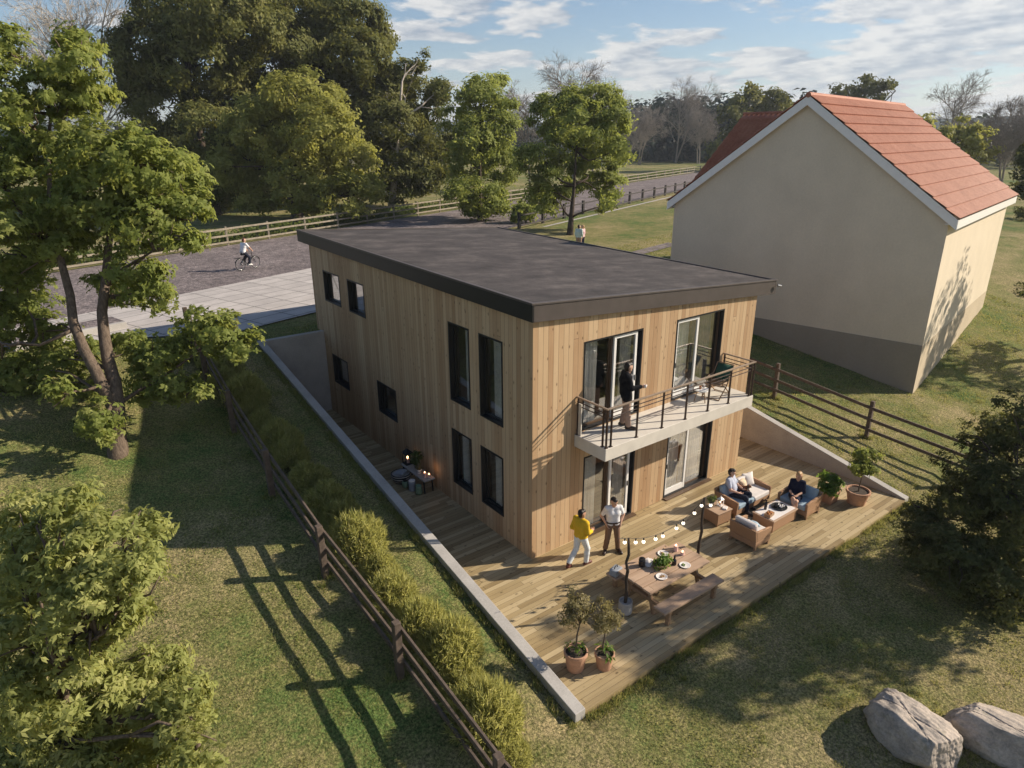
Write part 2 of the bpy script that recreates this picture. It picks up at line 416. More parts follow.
MT['leaf_far'] = leafmat('far_wood_leaf', (0.020, 0.034, 0.030), (0.036, 0.054, 0.046), (0.062, 0.082, 0.064), 0.1)
MT['blade'] = leafmat('grass_blade', (0.055, 0.115, 0.025), (0.18, 0.23, 0.064), (0.54, 0.46, 0.23), 0.3, 0.8)
MT['bluefur'] = simple('green_canvas', (0.03, 0.10, 0.07), 0.85, 0.1)

# ------------------------------------------------------------------ geometry helpers
def link(name, me, parent=None):
    o = bpy.data.objects.new(name, me); col.objects.link(o)
    if parent: o.parent = parent
    return o
def tag(o, label=None, cat=None, group=None, kind=None):
    if label: o['label'] = label
    if cat: o['category'] = cat
    if group: o['group'] = group
    if kind: o['kind'] = kind
    return o
def thing(name, label, cat, loc=(0, 0, 0), rz=0, group=None):
    o = bpy.data.objects.new(name, None); o.empty_display_size = 0.2; col.objects.link(o)
    o.location = loc; o.rotation_euler = (0, 0, rz)
    return tag(o, label, cat, group)
def copy_tree(o, parent=None):
    c = o.copy(); col.objects.link(c)
    if parent: c.parent = parent
    for ch in list(o.children): copy_tree(ch, c)
    return c

class MB:
    """collects shapes and links them as ONE mesh"""
    def __init__(self): self.v = []; self.f = []
    def add(self, vs, fs):
        n = len(self.v); self.v += [tuple(p) for p in vs]; self.f += [tuple(i + n for i in f) for f in fs]; return self
    def box(self, x0, x1, y0, y1, z0, z1):
        vs = [(x, y, z) for x in (x0, x1) for y in (y0, y1) for z in (z0, z1)]
        return self.add(vs, [(0, 1, 3, 2), (4, 6, 7, 5), (0, 4, 5, 1), (2, 3, 7, 6), (0, 2, 6, 4), (1, 5, 7, 3)])
    def obox(self, c, h, rz=0, rx=0, ry=0):
        m = Matrix.Rotation(rz, 3, 'Z') @ Matrix.Rotation(ry, 3, 'Y') @ Matrix.Rotation(rx, 3, 'X'); c = Vector(c)
        vs = [c + m @ Vector((x * h[0], y * h[1], z * h[2])) for x in (-1, 1) for y in (-1, 1) for z in (-1, 1)]
        return self.add(vs, [(0, 1, 3, 2), (4, 6, 7, 5), (0, 4, 5, 1), (2, 3, 7, 6), (0, 2, 6, 4), (1, 5, 7, 3)])
    def bar(self, a, b, w, h=None, up=(0, 0, 1)):
        h = h or w; a = Vector(a); b = Vector(b); d = (b - a).normalized(); u = Vector(up)
        s = d.cross(u)
        if s.length < 1e-4: s = d.cross(Vector((1, 0, 0)))
        s.normalize(); t = s.cross(d).normalized()
        vs = [p + s * (i * w / 2) + t * (j * h / 2) for p in (a, b) for i in (-1, 1) for j in (-1, 1)]
        return self.add(vs, [(0, 1, 3, 2), (4, 6, 7, 5), (0, 4, 5, 1), (2, 3, 7, 6), (0, 2, 6, 4), (1, 5, 7, 3)])
    def tube(self, pts, rs, n=8, cap=True):
        pts = [Vector(p) for p in pts]
        if isinstance(rs, (int, float)): rs = [rs] * len(pts)
        vs = []; fs = []; pn = None
        for i, p in enumerate(pts):
            d = (pts[min(i + 1, len(pts) - 1)] - pts[max(i - 1, 0)])
            d = d.normalized() if d.length > 1e-9 else Vector((0, 0, 1))
            if pn is None:
                pn = d.cross(Vector((0, 0, 1)));
                if pn.length < 1e-3: pn = d.cross(Vector((1, 0, 0)))
            pn = pn - d * pn.dot(d)
            if pn.length < 1e-6: pn = d.orthogonal()
            pn.normalize(); q = d.cross(pn)
            for k in range(n):
                a = 2 * math.pi * k / n
                vs.append(p + (pn * math.cos(a) + q * math.sin(a)) * rs[i])
        for i in range(len(pts) - 1):
            for k in range(n):
                a = i * n + k; b = i * n + (k + 1) % n
                fs.append((a, b, b + n, a + n))
        if cap: fs.append(tuple(range(n - 1, -1, -1))); fs.append(tuple((len(pts) - 1) * n + k for k in range(n)))
        return self.add(vs, fs)
    def lathe(self, prof, c=(0, 0, 0), n=24):
        vs = []; fs = []
        for r, z in prof:
            for k in range(n):
                a = 2 * math.pi * k / n; vs.append((c[0] + r * math.cos(a), c[1] + r * math.sin(a), c[2] + z))
        for i in range(len(prof) - 1):
            for k in range(n):
                a = i * n + k; b = i * n + (k + 1) % n; fs.append((a, b, b + n, a + n))
        fs.append(tuple(range(n - 1, -1, -1))); fs.append(tuple((len(prof) - 1) * n + k for k in range(n)))
        return self.add(vs, fs)
    def ball(self, c, r, n=10, sz=1.0):
        return self.lathe([(max(1e-4, r * math.sin(math.pi * i / n)), -r * sz * math.cos(math.pi * i / n)) for i in range(n + 1)], c, n + 4)
    def build(self, name, mat, parent=None, smooth=False, bevel=0, subs=0, off=None):
        me = bpy.data.meshes.new(name)
        v = self.v if off is None else [(p[0] - off[0], p[1] - off[1], p[2] - off[2]) for p in self.v]
        me.from_pydata(v, [], self.f); me.update()
        if isinstance(mat, str): mat = MT[mat]
        me.materials.append(mat)
        bm = bmesh.new(); bm.from_mesh(me); bmesh.ops.recalc_face_normals(bm, faces=bm.faces); bm.to_mesh(me); bm.free()
        if smooth:
            for p in me.polygons: p.use_smooth = True
        o = link(name, me, parent)
        if bevel:
            b = o.modifiers.new('bevel', 'BEVEL'); b.width = bevel; b.segments = 2; b.limit_method = 'ANGLE'; b.angle_limit = R(35)
        if subs:
            s = o.modifiers.new('subsurf', 'SUBSURF'); s.levels = subs; s.render_levels = subs
        return o

def np_mesh(name, V, F, mat, parent=None, smooth=False, rnd=None):
    """fast mesh from numpy arrays (all faces with the same number of corners)"""
    V = np.asarray(V, np.float32); F = np.asarray(F, np.int32)
    me = bpy.data.meshes.new(name)
    me.vertices.add(len(V)); me.vertices.foreach_set('co', V.ravel())
    k = F.shape[1]
    me.loops.add(F.size); me.loops.foreach_set('vertex_index', F.ravel())
    me.polygons.add(len(F)); me.polygons.foreach_set('loop_start', np.arange(0, F.size, k, dtype=np.int32))
    if smooth: me.polygons.foreach_set('use_smooth', np.ones(len(F), bool))
    if rnd is not None:
        a = me.attributes.new('rnd', 'FLOAT', 'POINT'); a.data.foreach_set('value', np.asarray(rnd, np.float32))
    me.update(calc_edges=True)
    me.materials.append(MT[mat] if isinstance(mat, str) else mat)
    return link(name, me, parent)

def unit(a): return a / np.maximum(np.linalg.norm(a, axis=-1, keepdims=True), 1e-9)

def leaf_arrays(P, D, Nn, ln, wd, rng, tone):
    """leaves: base P, direction D, normal hint Nn; folded diamonds of 4 points"""
    n = len(P)
    D = unit(D); S = unit(np.cross(D, Nn)); U = np.cross(S, D)
    ln = np.broadcast_to(ln, (n,))[:, None]; wd = np.broadcast_to(wd, (n,))[:, None]
    a = P; b = P + D * ln * 0.45 + S * wd * 0.5 + U * wd * 0.12
    c = P + D * ln - U * ln * 0.10; d = P + D * ln * 0.45 - S * wd * 0.5 + U * wd * 0.12
    V = np.stack([a, b, c, d], 1).reshape(-1, 3)
    F = np.arange(4 * n).reshape(n, 4)
    t = np.repeat(tone, 4)
    return V, F, t

def th(x, y):
    """height of the ground"""
    xa = np.asarray(x, float)
    y = np.asarray(y, float) + .42 * np.clip(-6 - xa, 0, 200) * np.clip((np.asarray(y, float) - 2) / 10, 0, 1)
    b = np.interp(y, [-400, -20, -4.7, 13.8, 16, 40, 400, 900, 3000], [-1.0, -.6, -.12, 3.35, 3.5, 3.5, 3.5, 3.5, 3.5])
    e = 0.05 * np.clip(xa - 20, 0, 60)
    return np.minimum(3.5, b + e)

# ------------------------------------------------------------------ ground
DX0, DX1, DY0, DY1 = -2.48, 11.33, -4.67, 13.62
def axis(lo, hi, cut, far):
    a = list(np.arange(lo, hi, 0.8)) + list(cut)
    a = [q for q in a if all(abs(q - c) > 0.05 or q in cut for c in cut)]
    a += far
    return np.array(sorted(set(np.round(a, 4))))
gx = axis(-40, 80, (DX0 - .01, DX0, DX1, DX1 + .01), [-2500, -1200, -600, -300, -150, -80, 100, 130, 180, 260, 400, 700, 1400, 2600])
gy = axis(-30, 80, (DY0 - .01, DY0, DY1, DY1 + .01), [-600, -200, -80, 100, 130, 180, 260, 400, 700, 1400, 2800])
GX, GY = np.meshgrid(gx, gy, indexing='ij')
GZ = th(GX, GY)
inside = (GX > DX0 - .005) & (GX < DX1 + .005) & (GY > DY0 - .005) & (GY < DY1 + .005)
rngg = np.random.default_rng(5)
near = (np.abs(GX - DX0) < .1) | (np.abs(GX - DX1) < .1) | (np.abs(GY - DY0) < .1) | (np.abs(GY - DY1) < .1)
GZ = GZ + np.where(near | (GY > 15), 0, rngg.normal(0, 0.018, GZ.shape))
GZ[inside] = -0.35
ni, nj = GX.shape
I = np.arange(ni * nj).reshape(ni, nj)
F = np.stack([I[:-1, :-1], I[1:, :-1], I[1:, 1:], I[:-1, 1:]], -1).reshape(-1, 4)
g = np_mesh('ground', np.stack([GX, GY, GZ], -1).reshape(-1, 3), F, 'lawn', smooth=False)
tag(g, 'grassy lawn rising from the terrace to the road', 'ground', kind='structure')

def strip(name, poly_fn, us, vs, lift, mat, label):
    """sheet that follows the ground"""
    V = []; 
    for u in us:
        for v in vs:
            x, y = poly_fn(u, v); V.append((x, y, float(th(x, y)) + lift))
    n = len(vs); Fs = [(i * n + j, (i + 1) * n + j, (i + 1) * n + j + 1, i * n + j + 1) for i in range(len(us) - 1) for j in range(n - 1)]
    o = np_mesh(name, V, Fs, mat); tag(o, label, 'road' if 'road' in name else 'paving', kind='structure'); return o
def roadfn(u, v):   # u along the road, v across it from the terrace side
    x0, y0 = 1.24, 24.6
    d = (0.922, 0.387); p = (-0.387, 0.922)
    return x0 + d[0] * u + p[0] * v, y0 + d[1] * u + p[1] * v
strip('road', roadfn, [-60, -52, -44, -36, -28, -20, -12, -6, 0, 30, 60, 100, 150, 220, 320], [0, 4, 8, 12.9], 0.03, 'gravel', 'grey gravel road running past the house')
def pavefn(u, v):
    y0 = 16.05 + .27 * u; y1 = 25.1 + .37 * u
    if u < -3: y0 = max(y0, 15.2 - (u + 3) * .42)
    return u, y0 + (y1 - y0) * v
strip('forecourt', pavefn, [-10.5, -8, -6, -4.5, -3, -1, 0.5, 3, 6, 9.5, 13], [0, .25, .5, .75, 1], 0.045, 'paving', 'pale slab forecourt behind the timber house')
strip('roadside_path', lambda u, v: (28.0 + .922 * u - .387 * v, 33.3 + .387 * u + .922 * v), [0, 10, 25, 45, 60], [0, 0.35], 0.02, 'paving', 'narrow pale path along the road fence')
strip('side_path', lambda u, v: (20 + u, 17.2 + .25 * u + v * 1.1), [0, 3, 6, 9], [0, 1], 0.03, 'gravel', 'grey gravel path beside the beige house')

# ------------------------------------------------------------------ terrace deck
dk = MB()
dk.box(-2.36, 11.2, -4.65, 0.0, -0.2, 0.0)
dk.box(-2.36, 0.0, 0.0, 13.5, -0.2, 0.0)
dk.box(9.07, 11.2, 0.0, 13.5, -0.2, 0.0)
o = dk.build('terrace_deck', 'deck'); tag(o, 'timber deck boards round the house', 'deck', kind='structure')

def wall_slope(x0, x1, ys, zf, z0=-0.3):
    m = MB(); vs = []
    for y in ys:
        t = zf(y)
        vs += [(x0, y, z0), (x1, y, z0), (x1, y, t), (x0, y, t)]
    fs = []
    for i in range(len(ys) - 1):
        a = i * 4
        for k in range(4): fs.append((a + k, a + (k + 1) % 4, a + 4 + (k + 1) % 4, a + 4 + k))
    fs += [(3, 2, 1, 0), tuple(len(vs) - 4 + k for k in range(4))]
    return m.add(vs, fs)
lt = lambda y: 0.10 + (y + 4.67) * (3.42 - 0.10) / (13.75 + 4.67)
m = wall_slope(-2.63, -2.362, [-4.67, -1, 3, 8, 13.75], lt)
o = m.build('retaining_wall', 'concrete', bevel=0.012)
tag(o, 'long low concrete wall sloping along the lawn on the shaded side of the timber house', 'wall')
o = MB().box(-2.36, -0.003, 13.5, 13.74, -0.3, 3.419).build('retaining_wall', 'concrete', bevel=0.012)
tag(o, 'tall concrete wall closing the sunken strip at the back beside the forecourt', 'wall')
rt = lambda y: 0.03 + (y + 4.67) * 0.205
m = wall_slope(11.202, 11.46, [-4.64, -1, 3, 8, 13.75], lambda y: min(rt(y), 3.42))
o = m.build('retaining_wall', 'concrete', bevel=0.012)
tag(o, 'concrete wall sloping down to the deck corner behind the two potted plants', 'wall')
o = MB().box(9.073, 11.2, 13.5, 13.74, -0.3, 3.419).build('retaining_wall', 'concrete', bevel=0.012)
tag(o, 'concrete wall closing the gap at the back between the timber house and the slope', 'wall')

# ------------------------------------------------------------------ timber house
W_, L_ = 9.07, 14.2
def soffit(x, y): return 6.63 - 0.0675 * x + 0.0145 * y
house = thing('timber_house', 'two storey timber clad house with flat dark roof and a balcony', 'house')

def clad(name, n, span, holes, mp, topf, mat, inset=0.0):
    """wall sheet with rectangular holes; mp(u, z, depth) gives the point"""
    us = sorted({0.0, span} | {h[0] for h in holes} | {h[1] for h in holes})
    zs = sorted({0.0, 8.0} | {h[2] for h in holes} | {h[3] for h in holes})
    m = MB()
    idx = {}
    def vid(i, j):
        if (i, j) not in idx:
            u = us[i]; z = zs[j] if zs[j] < 7.9 else topf(u)
            idx[i, j] = len(m.v); m.v.append(tuple(mp(u, z, inset)))
        return idx[i, j]
    for i in range(len(us) - 1):
        for j in range(len(zs) - 1):
            uc = (us[i] + us[i + 1]) / 2; zc_ = (zs[j] + zs[j + 1]) / 2
            if any(h[0] < uc < h[1] and h[2] < zc_ < h[3] for h in holes): continue
            m.f.append((vid(i, j), vid(i + 1, j), vid(i + 1, j + 1), vid(i, j + 1)))
    return m.build(name, mat, n)

# openings: front (x0,x1,z0,z1) and long side (y0,y1,z0,z1)
FRONT = [(1.68, 3.86, 3.33, 5.80), (5.27, 7.44, 3.33, 5.80), (1.80, 3.83, 0.03, 2.5), (5.27, 7.43, 0.03, 2.5)]
SIDE = [(1.24, 2.32, 3.44, 5.82), (2.80, 3.87, 3.44, 5.82), (1.26, 2.34, 0.70, 2.52), (2.82, 3.88, 0.70, 2.52),
        (9.38, 10.75, 4.77, 5.97), (11.47, 13.0, 4.77, 5.97), (11.42, 12.86, 1.44, 2.63), (7.46, 8.88, 1.44, 2.63)]
mA = lambda u, z, d: (u, d, z)
mB = lambda u, z, d: (d, u, z)
clad('wall', house, W_, FRONT, mA, lambda u: soffit(u, 0), 'cladding')
clad('wall', house, L_, SIDE, mB, lambda u: soffit(0, u), 'cladding')
clad('wall', house, W_, [], lambda u, z, d: (u, L_, z), lambda u: soffit(u, L_), 'cladding')
clad('wall', house, L_, [], lambda u, z, d: (W_, u, z), lambda u: soffit(W_, u), 'cladding')
# inner leaf of the two visible walls, floor, ceiling and partitions
clad('inner_wall', house, W_, FRONT, mA, lambda u: soffit(u, 0) - .02, 'plaster', 0.24)
clad('inner_wall', house, L_, SIDE, mB, lambda u: soffit(0, u) - .02, 'plaster', 0.24)
MB().box(0.25, W_ - .1, 0.25, L_ - .7, 2.95, 3.30).build('floor', 'floorwood', house)
MB().box(0.25, W_ - .1, 0.25, L_ - .7, -.05, 0.012).build('floor', 'floorwood', house)
MB().box(0.26, W_ - .1, 5.2, 5.32, 0.02, 2.94).box(0.26, W_ - .1, 5.2, 5.32, 3.31, 6.0).box(4.5, 4.6, .26, 5.19, .02, 2.94).box(4.5, 4.6, .26, 5.19, 3.31, 6.2).build('partition', 'plaster', house)

# roof slab with fascia, trim and felt
RX0, RX1, RY0, RY1 = -0.12, 9.86, -0.12, 15.05
def slab(m, x0, x1, y0, y1, lo, hi):
    vs = []
    for (x, y) in ((x0, y0), (x1, y0), (x1, y1), (x0, y1)):
        vs.append((x, y, soffit(x, y) + lo)); vs.append((x, y, soffit(x, y) + hi))
    return m.add(vs, [(0, 2, 4, 6), (1, 7, 5, 3), (0, 1, 3, 2), (2, 3, 5, 4), (4, 5, 7, 6), (6, 7, 1, 0)])
roof = slab(MB(), RX0 + .03, RX1 - .03, RY0 + .03, RY1 - .03, 0.0, 0.42).build('roof', 'felt', house)
fm = MB()
slab(MB(), RX0, RX0 + .05, RY0, RY1, -0.012, 0.40).build('fascia', 'black', roof, bevel=0.006); slab(fm, RX1 - .05, RX1, RY0, RY1, -0.012, 0.40)  # left fascia coloured black for its shade; same metal as the sunlit front
slab(fm, RX0 + .051, RX1 - .051, RY0, RY0 + .05, -0.012, 0.40); slab(fm, RX0 + .051, RX1 - .051, RY1 - .05, RY1, -0.012, 0.40)
fm.build('fascia', 'fascia', roof, bevel=0.006)
tm = MB()
slab(tm, RX0 - .02, RX0 + .10, RY0 - .02, RY1 + .02, 0.405, 0.455); slab(tm, RX1 - .10, RX1 + .02, RY0 - .02, RY1 + .02, 0.405, 0.455)
slab(tm, RX0 + .101, RX1 - .101, RY0 - .02, RY0 + .10, 0.405, 0.452); slab(tm, RX0 + .101, RX1 - .101, RY1 - .10, RY1 + .02, 0.405, 0.452)
tm.build('roof_trim', 'fascia', roof, bevel=0.005)
o = MB().tube([(9.80, -0.20, soffit(9.8, 0) + .28), (9.95, -0.24, soffit(9.8, 0) + .24)], 0.035, 8).build('rain_spout', 'steel', roof)

def curtain_mesh(m, mp, u0, u1, z0, z1, d, amp=0.035, waves=6):
    n = 10 * waves; vs = []; fs = []
    for i in range(n + 1):
        t = i / n; u = u0 + (u1 - u0) * t
        dd = d + amp * math.sin(t * waves * 2 * math.pi) + amp * .4 * math.sin(t * waves * 4.7 + 1)
        vs += [mp(u, z0, dd), mp(u, z1, dd)]
    for i in range(n): fs.append((2 * i, 2 * i + 2, 2 * i + 3, 2 * i + 1))
    return m.add(vs, fs)

def lining(m, mp, u0, u1, z0, z1, d0, d1, t):
    def bx(a, b, c, d_):
        p = [mp(u, z, d) for u in (a, b) for z in (c, d_) for d in (d0, d1)]
        m.add(p, [(0, 1, 3, 2), (4, 6, 7, 5), (0, 4, 5, 1), (2, 3, 7, 6), (0, 2, 6, 4), (1, 5, 7, 3)])
    bx(u0, u0 + t, z0, z1); bx(u1 - t, u1, z0, z1); bx(u0 + t, u1 - t, z0, z0 + t); bx(u0 + t, u1 - t, z1 - t, z1)
    return m
def pane(m, mp, u0, u1, z0, z1, d):
    p = [mp(u, z, dd) for u in (u0, u1) for z in (z0, z1) for dd in (d, d + .012)]
    return m.add(p, [(0, 1, 3, 2), (4, 6, 7, 5), (0, 4, 5, 1), (2, 3, 7, 6), (0, 2, 6, 4), (1, 5, 7, 3)])

for k, (u0, u1, z0, z1) in enumerate(SIDE):
    fr = lining(MB(), mB, u0 - .003, u1 + .003, z0 - .003, z1 + .003, -0.012, 0.26, 0.05).build('window', 'black', house)
    lining(MB(), mB, u0 + .05, u1 - .05, z0 + .05, z1 - .05, 0.13, 0.19, 0.045).build('sash', 'black', fr)
    pane(MB(), mB, u0 + .095, u1 - .095, z0 + .095, z1 - .095, 0.155).build('pane', 'glass', fr)
    cm = MB()
    if k == 0: curtain_mesh(cm, mB, u0 + .30, u0 + .68, z0 + .08, z1 - .06, 0.235)
    if k == 1: curtain_mesh(cm, mB, u0 + .08, u0 + .5, z0 + .08, z1 - .06, 0.235, waves=4)
    if k == 2: curtain_mesh(cm, mB, u0 + .34, u0 + .66, z0 + .08, z1 - .06, 0.235, waves=4)
    if k == 3: curtain_mesh(cm, mB, u1 - .52, u1 - .25, z0 + .06, z1 - .06, 0.235, waves=4)
    if cm.v: cm.build('curtain', 'curtain', fr, smooth=True)

def door_set(u0, u1, z0, z1, leaf_left, upper):
    fr = lining(MB(), mA, u0 - .003, u1 + .003, z0 - .003, z1 + .003, -0.010, 0.26, 0.045).build('sliding_door', 'black' , house)
    um = (u0 + u1) / 2
    MB().box(um - .035, um + .035, 0.10, 0.2, z0 + .045, z1 - .045).build('mullion', 'bronze', fr)
    a, b = (u0 + .045, um - .036) if leaf_left else (um + .036, u1 - .045)
    if not leaf_left: b -= 0.12
    c, d = (um + .036, u1 - .045) if leaf_left else (u0 + .045, um - .036)
    lf = MB(); lining(lf, mA, a, b, z0 + .05, z1 - .05, 0.035, 0.095, 0.085)
    lf.box(a + .085, b - .085, 0.036, 0.094, z0 + .134, z0 + .24).build('door_leaf', 'white', fr, bevel=0.006)
    pane(MB(), mA, a + .085, b - .085, z0 + .24, z1 - .135, 0.06).build('pane', 'glass', fr)
    lining(MB(), mA, c, d, z0 + .045, z1 - .045, 0.12, 0.18, 0.05).build('sash', 'bronze', fr)
    pane(MB(), mA, c + .05, d - .05, z0 + .095, z1 - .095, 0.145).build('pane', 'glass', fr)
    h = MB(); hx = b - .04 if not leaf_left else a + .04
    h.box(hx - .012, hx + .012, -0.012, 0.035, z0 + 1.0, z0 + 1.16).build('handle', 'steel', fr, bevel=0.004)
    cm = MB()
    if leaf_left:
        curtain_mesh(cm, mA, a + .02, a + .78, z0 + .06, z1 - .06, 0.235)
        cm.build('curtain', 'curtain', fr, smooth=True)
        curtain_mesh(MB(), mA, c + .03, d - .1, z0 + .06, z1 - .06, 0.36, waves=8).build('curtain', 'darkcurtain' if upper else 'curtain', fr, smooth=True)
    else:
        curtain_mesh(cm, mA, c + .02, c + .62, z0 + .06, z1 - .06, 0.235)
        cm.build('curtain', 'curtain', fr, smooth=True)
        curtain_mesh(MB(), mA, b - .32, b + .08, z0 + .06, z1 - .06, 0.36, waves=4).build('curtain', 'curtain', fr, smooth=True)
for k, (q, ll) in enumerate(zip(FRONT, (False, True, False, True))):
    door_set(*q, ll, k < 2)
MB().box(1.78, 3.9, -0.16, -0.012, 0.001, 0.035).build('doorstep', 'bronze', house)
MB().box(5.25, 7.5, -0.16, -0.012, 0.001, 0.035).build('doorstep', 'bronze', house)

# balcony
BX0, BX1, BY = 1.42, 7.66, -1.18
MB().box(BX0, BX1, BY, -0.002, 2.95, 3.30).build('balcony_slab', 'slab', house, bevel=0.012)
rl = MB()
c0, c1 = (BX0 + .06, BY + .05), (BX1 - .04, BY + .05)
for z, r in ((4.23, .014), (4.12, .014)):
    rl.tube([(c0[0], -.02, z), (c0[0], c0[1], z)], r, 8); rl.tube([(c1[0], -.02, z), (c1[0], c1[1], z)], r, 8)
    rl.tube([(c0[0], c0[1], z), (c1[0], c1[1], z)], r, 8)
rail = rl.build('balcony_railing', 'rail', house)
MB().bar((c0[0], -.01, 4.36), (c0[0], c0[1] - .03, 4.36), .055, .04).bar((c1[0], -.01, 4.36), (c1[0], c1[1] - .03, 4.36), .055, .04).bar((c0[0] + .03, c0[1], 4.361), (c1[0] - .03, c1[1], 4.361), .06, .04).build('handrail', 'handrail', rail, bevel=0.006)
posts = [(c0[0], c0[1]), (c0[0] + .16, c0[1]), (c0[0], c0[1] + .13), (c0[0], -.06), (2.58, c0[1]), (3.57, c0[1]), (4.54, c0[1]), (5.52, c0[1]), (6.48, c0[1]), (c1[0] - .14, c1[1]), (c1[0], c1[1]), (c1[0], c1[1] + .14), (c1[0], -.06)]
for x, y in posts:
    MB().bar((x, y, 3.302), (x, y, 4.34), .035, .05, (0, 1, 0)).box(x - .05, x + .05, y - .04, y + .04, 3.301, 3.315).build('post', 'rail', rail, bevel=0.004)
MB().box(BX0 + .045, BX0 + .075, -.20, -.09, 3.302, 4.2).build('side_panel', 'slab', rail)
MB().tube([(BX0 + .10, -.09, 0.001), (BX0 + .10, -.09, 0.002)], 0.01, 6).build('drain_cap', 'steel', rail)

# shelf unit inside, seen through the upper door
t = thing('shelf_unit', 'warm wooden shelf unit inside behind the upper left balcony door', 'shelf', (3.0, 2.6, 3.302))
for z in (.05, .6, 1.15, 1.7): MB().box(-.75, .75, -.2, .2, z, z + .05).build('shelf', 'floorwood', t)
MB().box(-.8, -.751, -.2, .2, 0, 2.0).box(.751, .8, -.2, .2, 0, 2.0).build('upright', 'floorwood', t)

# ------------------------------------------------------------------ neighbouring house
NP = dict(x=19.456, y=-1.122, phi=0.185, Wg=11.77, Ln=14.08, hw=7.79, zap=12.16, hpl=2.65)
ph = NP['phi']
nb = thing('beige_house', 'beige rendered house with a red tiled gable roof and white bargeboards', 'house', (NP['x'], NP['y'], 0), ph)
Wg, Ln, hw, zap, hpl = NP['Wg'], NP['Ln'], NP['hw'], NP['zap'], NP['hpl']
# local frame: x along the eaves wall, y along the gable
def prism(m, a0, a1, z0, x0, x1):
    vs = [(x0, a0, z0), (x0, a1, z0), (x0, a1, hw), (x0, Wg / 2, zap), (x0, a0, hw), (x1, a0, z0), (x1, a1, z0), (x1, a1, hw), (x1, Wg / 2, zap), (x1, a0, hw)]
    return m.add(vs, [(0, 1, 2, 3, 4), (9, 8, 7, 6, 5), (0, 5, 6, 1), (1, 6, 7, 2), (4, 9, 5, 0)])
prism(MB(), 0, Wg, hpl, 0, Ln).build('wall', 'stucco', nb)
MB().box(-.004, Ln + .004, -.004, Wg + .004, -0.6, hpl).build('plinth', 'plinthlight', nb)
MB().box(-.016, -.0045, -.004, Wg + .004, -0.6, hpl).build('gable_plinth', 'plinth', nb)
k = (zap - hw) / (Wg / 2)
ofs, oe = 0.22, 0.32
def tile_slope(o, along, down, la, ld, rows):
    """courses of tiles, each stepped over the one below, rippled along the course"""
    o, along, down = Vector(o), Vector(along), Vector(down)
    up = along.cross(down).normalized()
    if up.z < 0: up = -up
    cols_ = int(la / 0.045)
    V = []; Fs = []
    for r in range(rows):
        for e in (0, 1):
            t = min((r + (1.04 if e else 0)) / rows, 1.0)
            for c in range(cols_ + 1):
                x = la * c / cols_
                V.append(tuple(o + along * x + down * (ld * t) + up * (0.055 * e + 0.024 * math.sin(2 * math.pi * x / 0.27))))
    n = cols_ + 1
    for q in range(2 * rows - 1):
        for c in range(cols_):
            a = q * n + c; Fs.append((a, a + n, a + 1 + n, a + 1) if along.cross(down).z > 0 else (a, a + 1, a + 1 + n, a + n))
    return V, Fs
sl = math.hypot(1, k)
rows_ = 12
slopes = [tile_slope((-ofs, Wg / 2, zap + .16), (1, 0, 0), (0, -1 / sl, -k / sl), Ln + 2 * ofs, (Wg / 2 + oe) * sl, 12),
          tile_slope((-ofs, Wg / 2, zap + .16), (1, 0, 0), (0, 1 / sl, -k / sl), Ln + 2 * ofs, (Wg / 2 + oe) * sl, 12)]
def merge(parts):
    V = []; Fs = []
    for v_, f_ in parts:
        n0 = len(V); V += v_; Fs += [tuple(i + n0 for i in f) for f in f_]
    return V, Fs
rob = np_mesh('roof', *merge(slopes), 'tile', nb, smooth=True)
# cross gable at the far left: its near slope shows past the bargeboard
wx, wz, wy, wk = 7.45, 11.86, 12.08, .625
sw = math.hypot(1, wk)
wing = np_mesh('wing_roof', *merge([tile_slope((wx, Wg / 2 + .6, wz), (0, 1, 0), (-1 / sw, 0, -wk / sw), wy - Wg / 2 - .6, 6.1 * sw, 11),
                                    tile_slope((wx, Wg / 2 + .6, wz), (0, 1, 0), (1 / sw, 0, -wk / sw), wy - Wg / 2 - .6, 6.1 * sw, 11)]), 'tile', nb, smooth=True)
wing.modifiers.new('thick', 'SOLIDIFY').thickness = 0.03
MB().tube([(wx, Wg / 2 + .6, wz + .02), (wx, wy + .03, wz + .02)], .10, 10).build('ridge_tile', 'tile', wing)
MB().add([(wx - 5.7, Wg + .003, 3), (wx + 5.7, Wg + .003, 3), (wx + 5.7, Wg + .003, wz - 5.7 * wk - .1), (wx, Wg + .003, wz - .1), (wx - 5.7, Wg + .003, wz - 5.7 * wk - .1)] + [(wx - 5.7, Wg + .2, 3), (wx + 5.7, Wg + .2, 3), (wx + 5.7, Wg + .2, wz - 5.7 * wk - .1), (wx, Wg + .2, wz - .1), (wx - 5.7, Wg + .2, wz - 5.7 * wk - .1)],
         [(0, 1, 2, 3, 4), (9, 8, 7, 6, 5), (0, 5, 6, 1), (1, 6, 7, 2), (2, 7, 8, 3), (3, 8, 9, 4), (4, 9, 5, 0)]).build('wing_wall', 'stucco', nb)
md = rob.modifiers.new('thick', 'SOLIDIFY'); md.thickness = 0.03; md.offset = -1
rob.modifiers.new('edges', 'EDGE_SPLIT').split_angle = R(40)
MB().tube([(-ofs - .01, Wg / 2, zap + .15), (Ln + ofs + .01, Wg / 2, zap + .15)], .11, 10).build('ridge_tile', 'tile', rob, smooth=False)
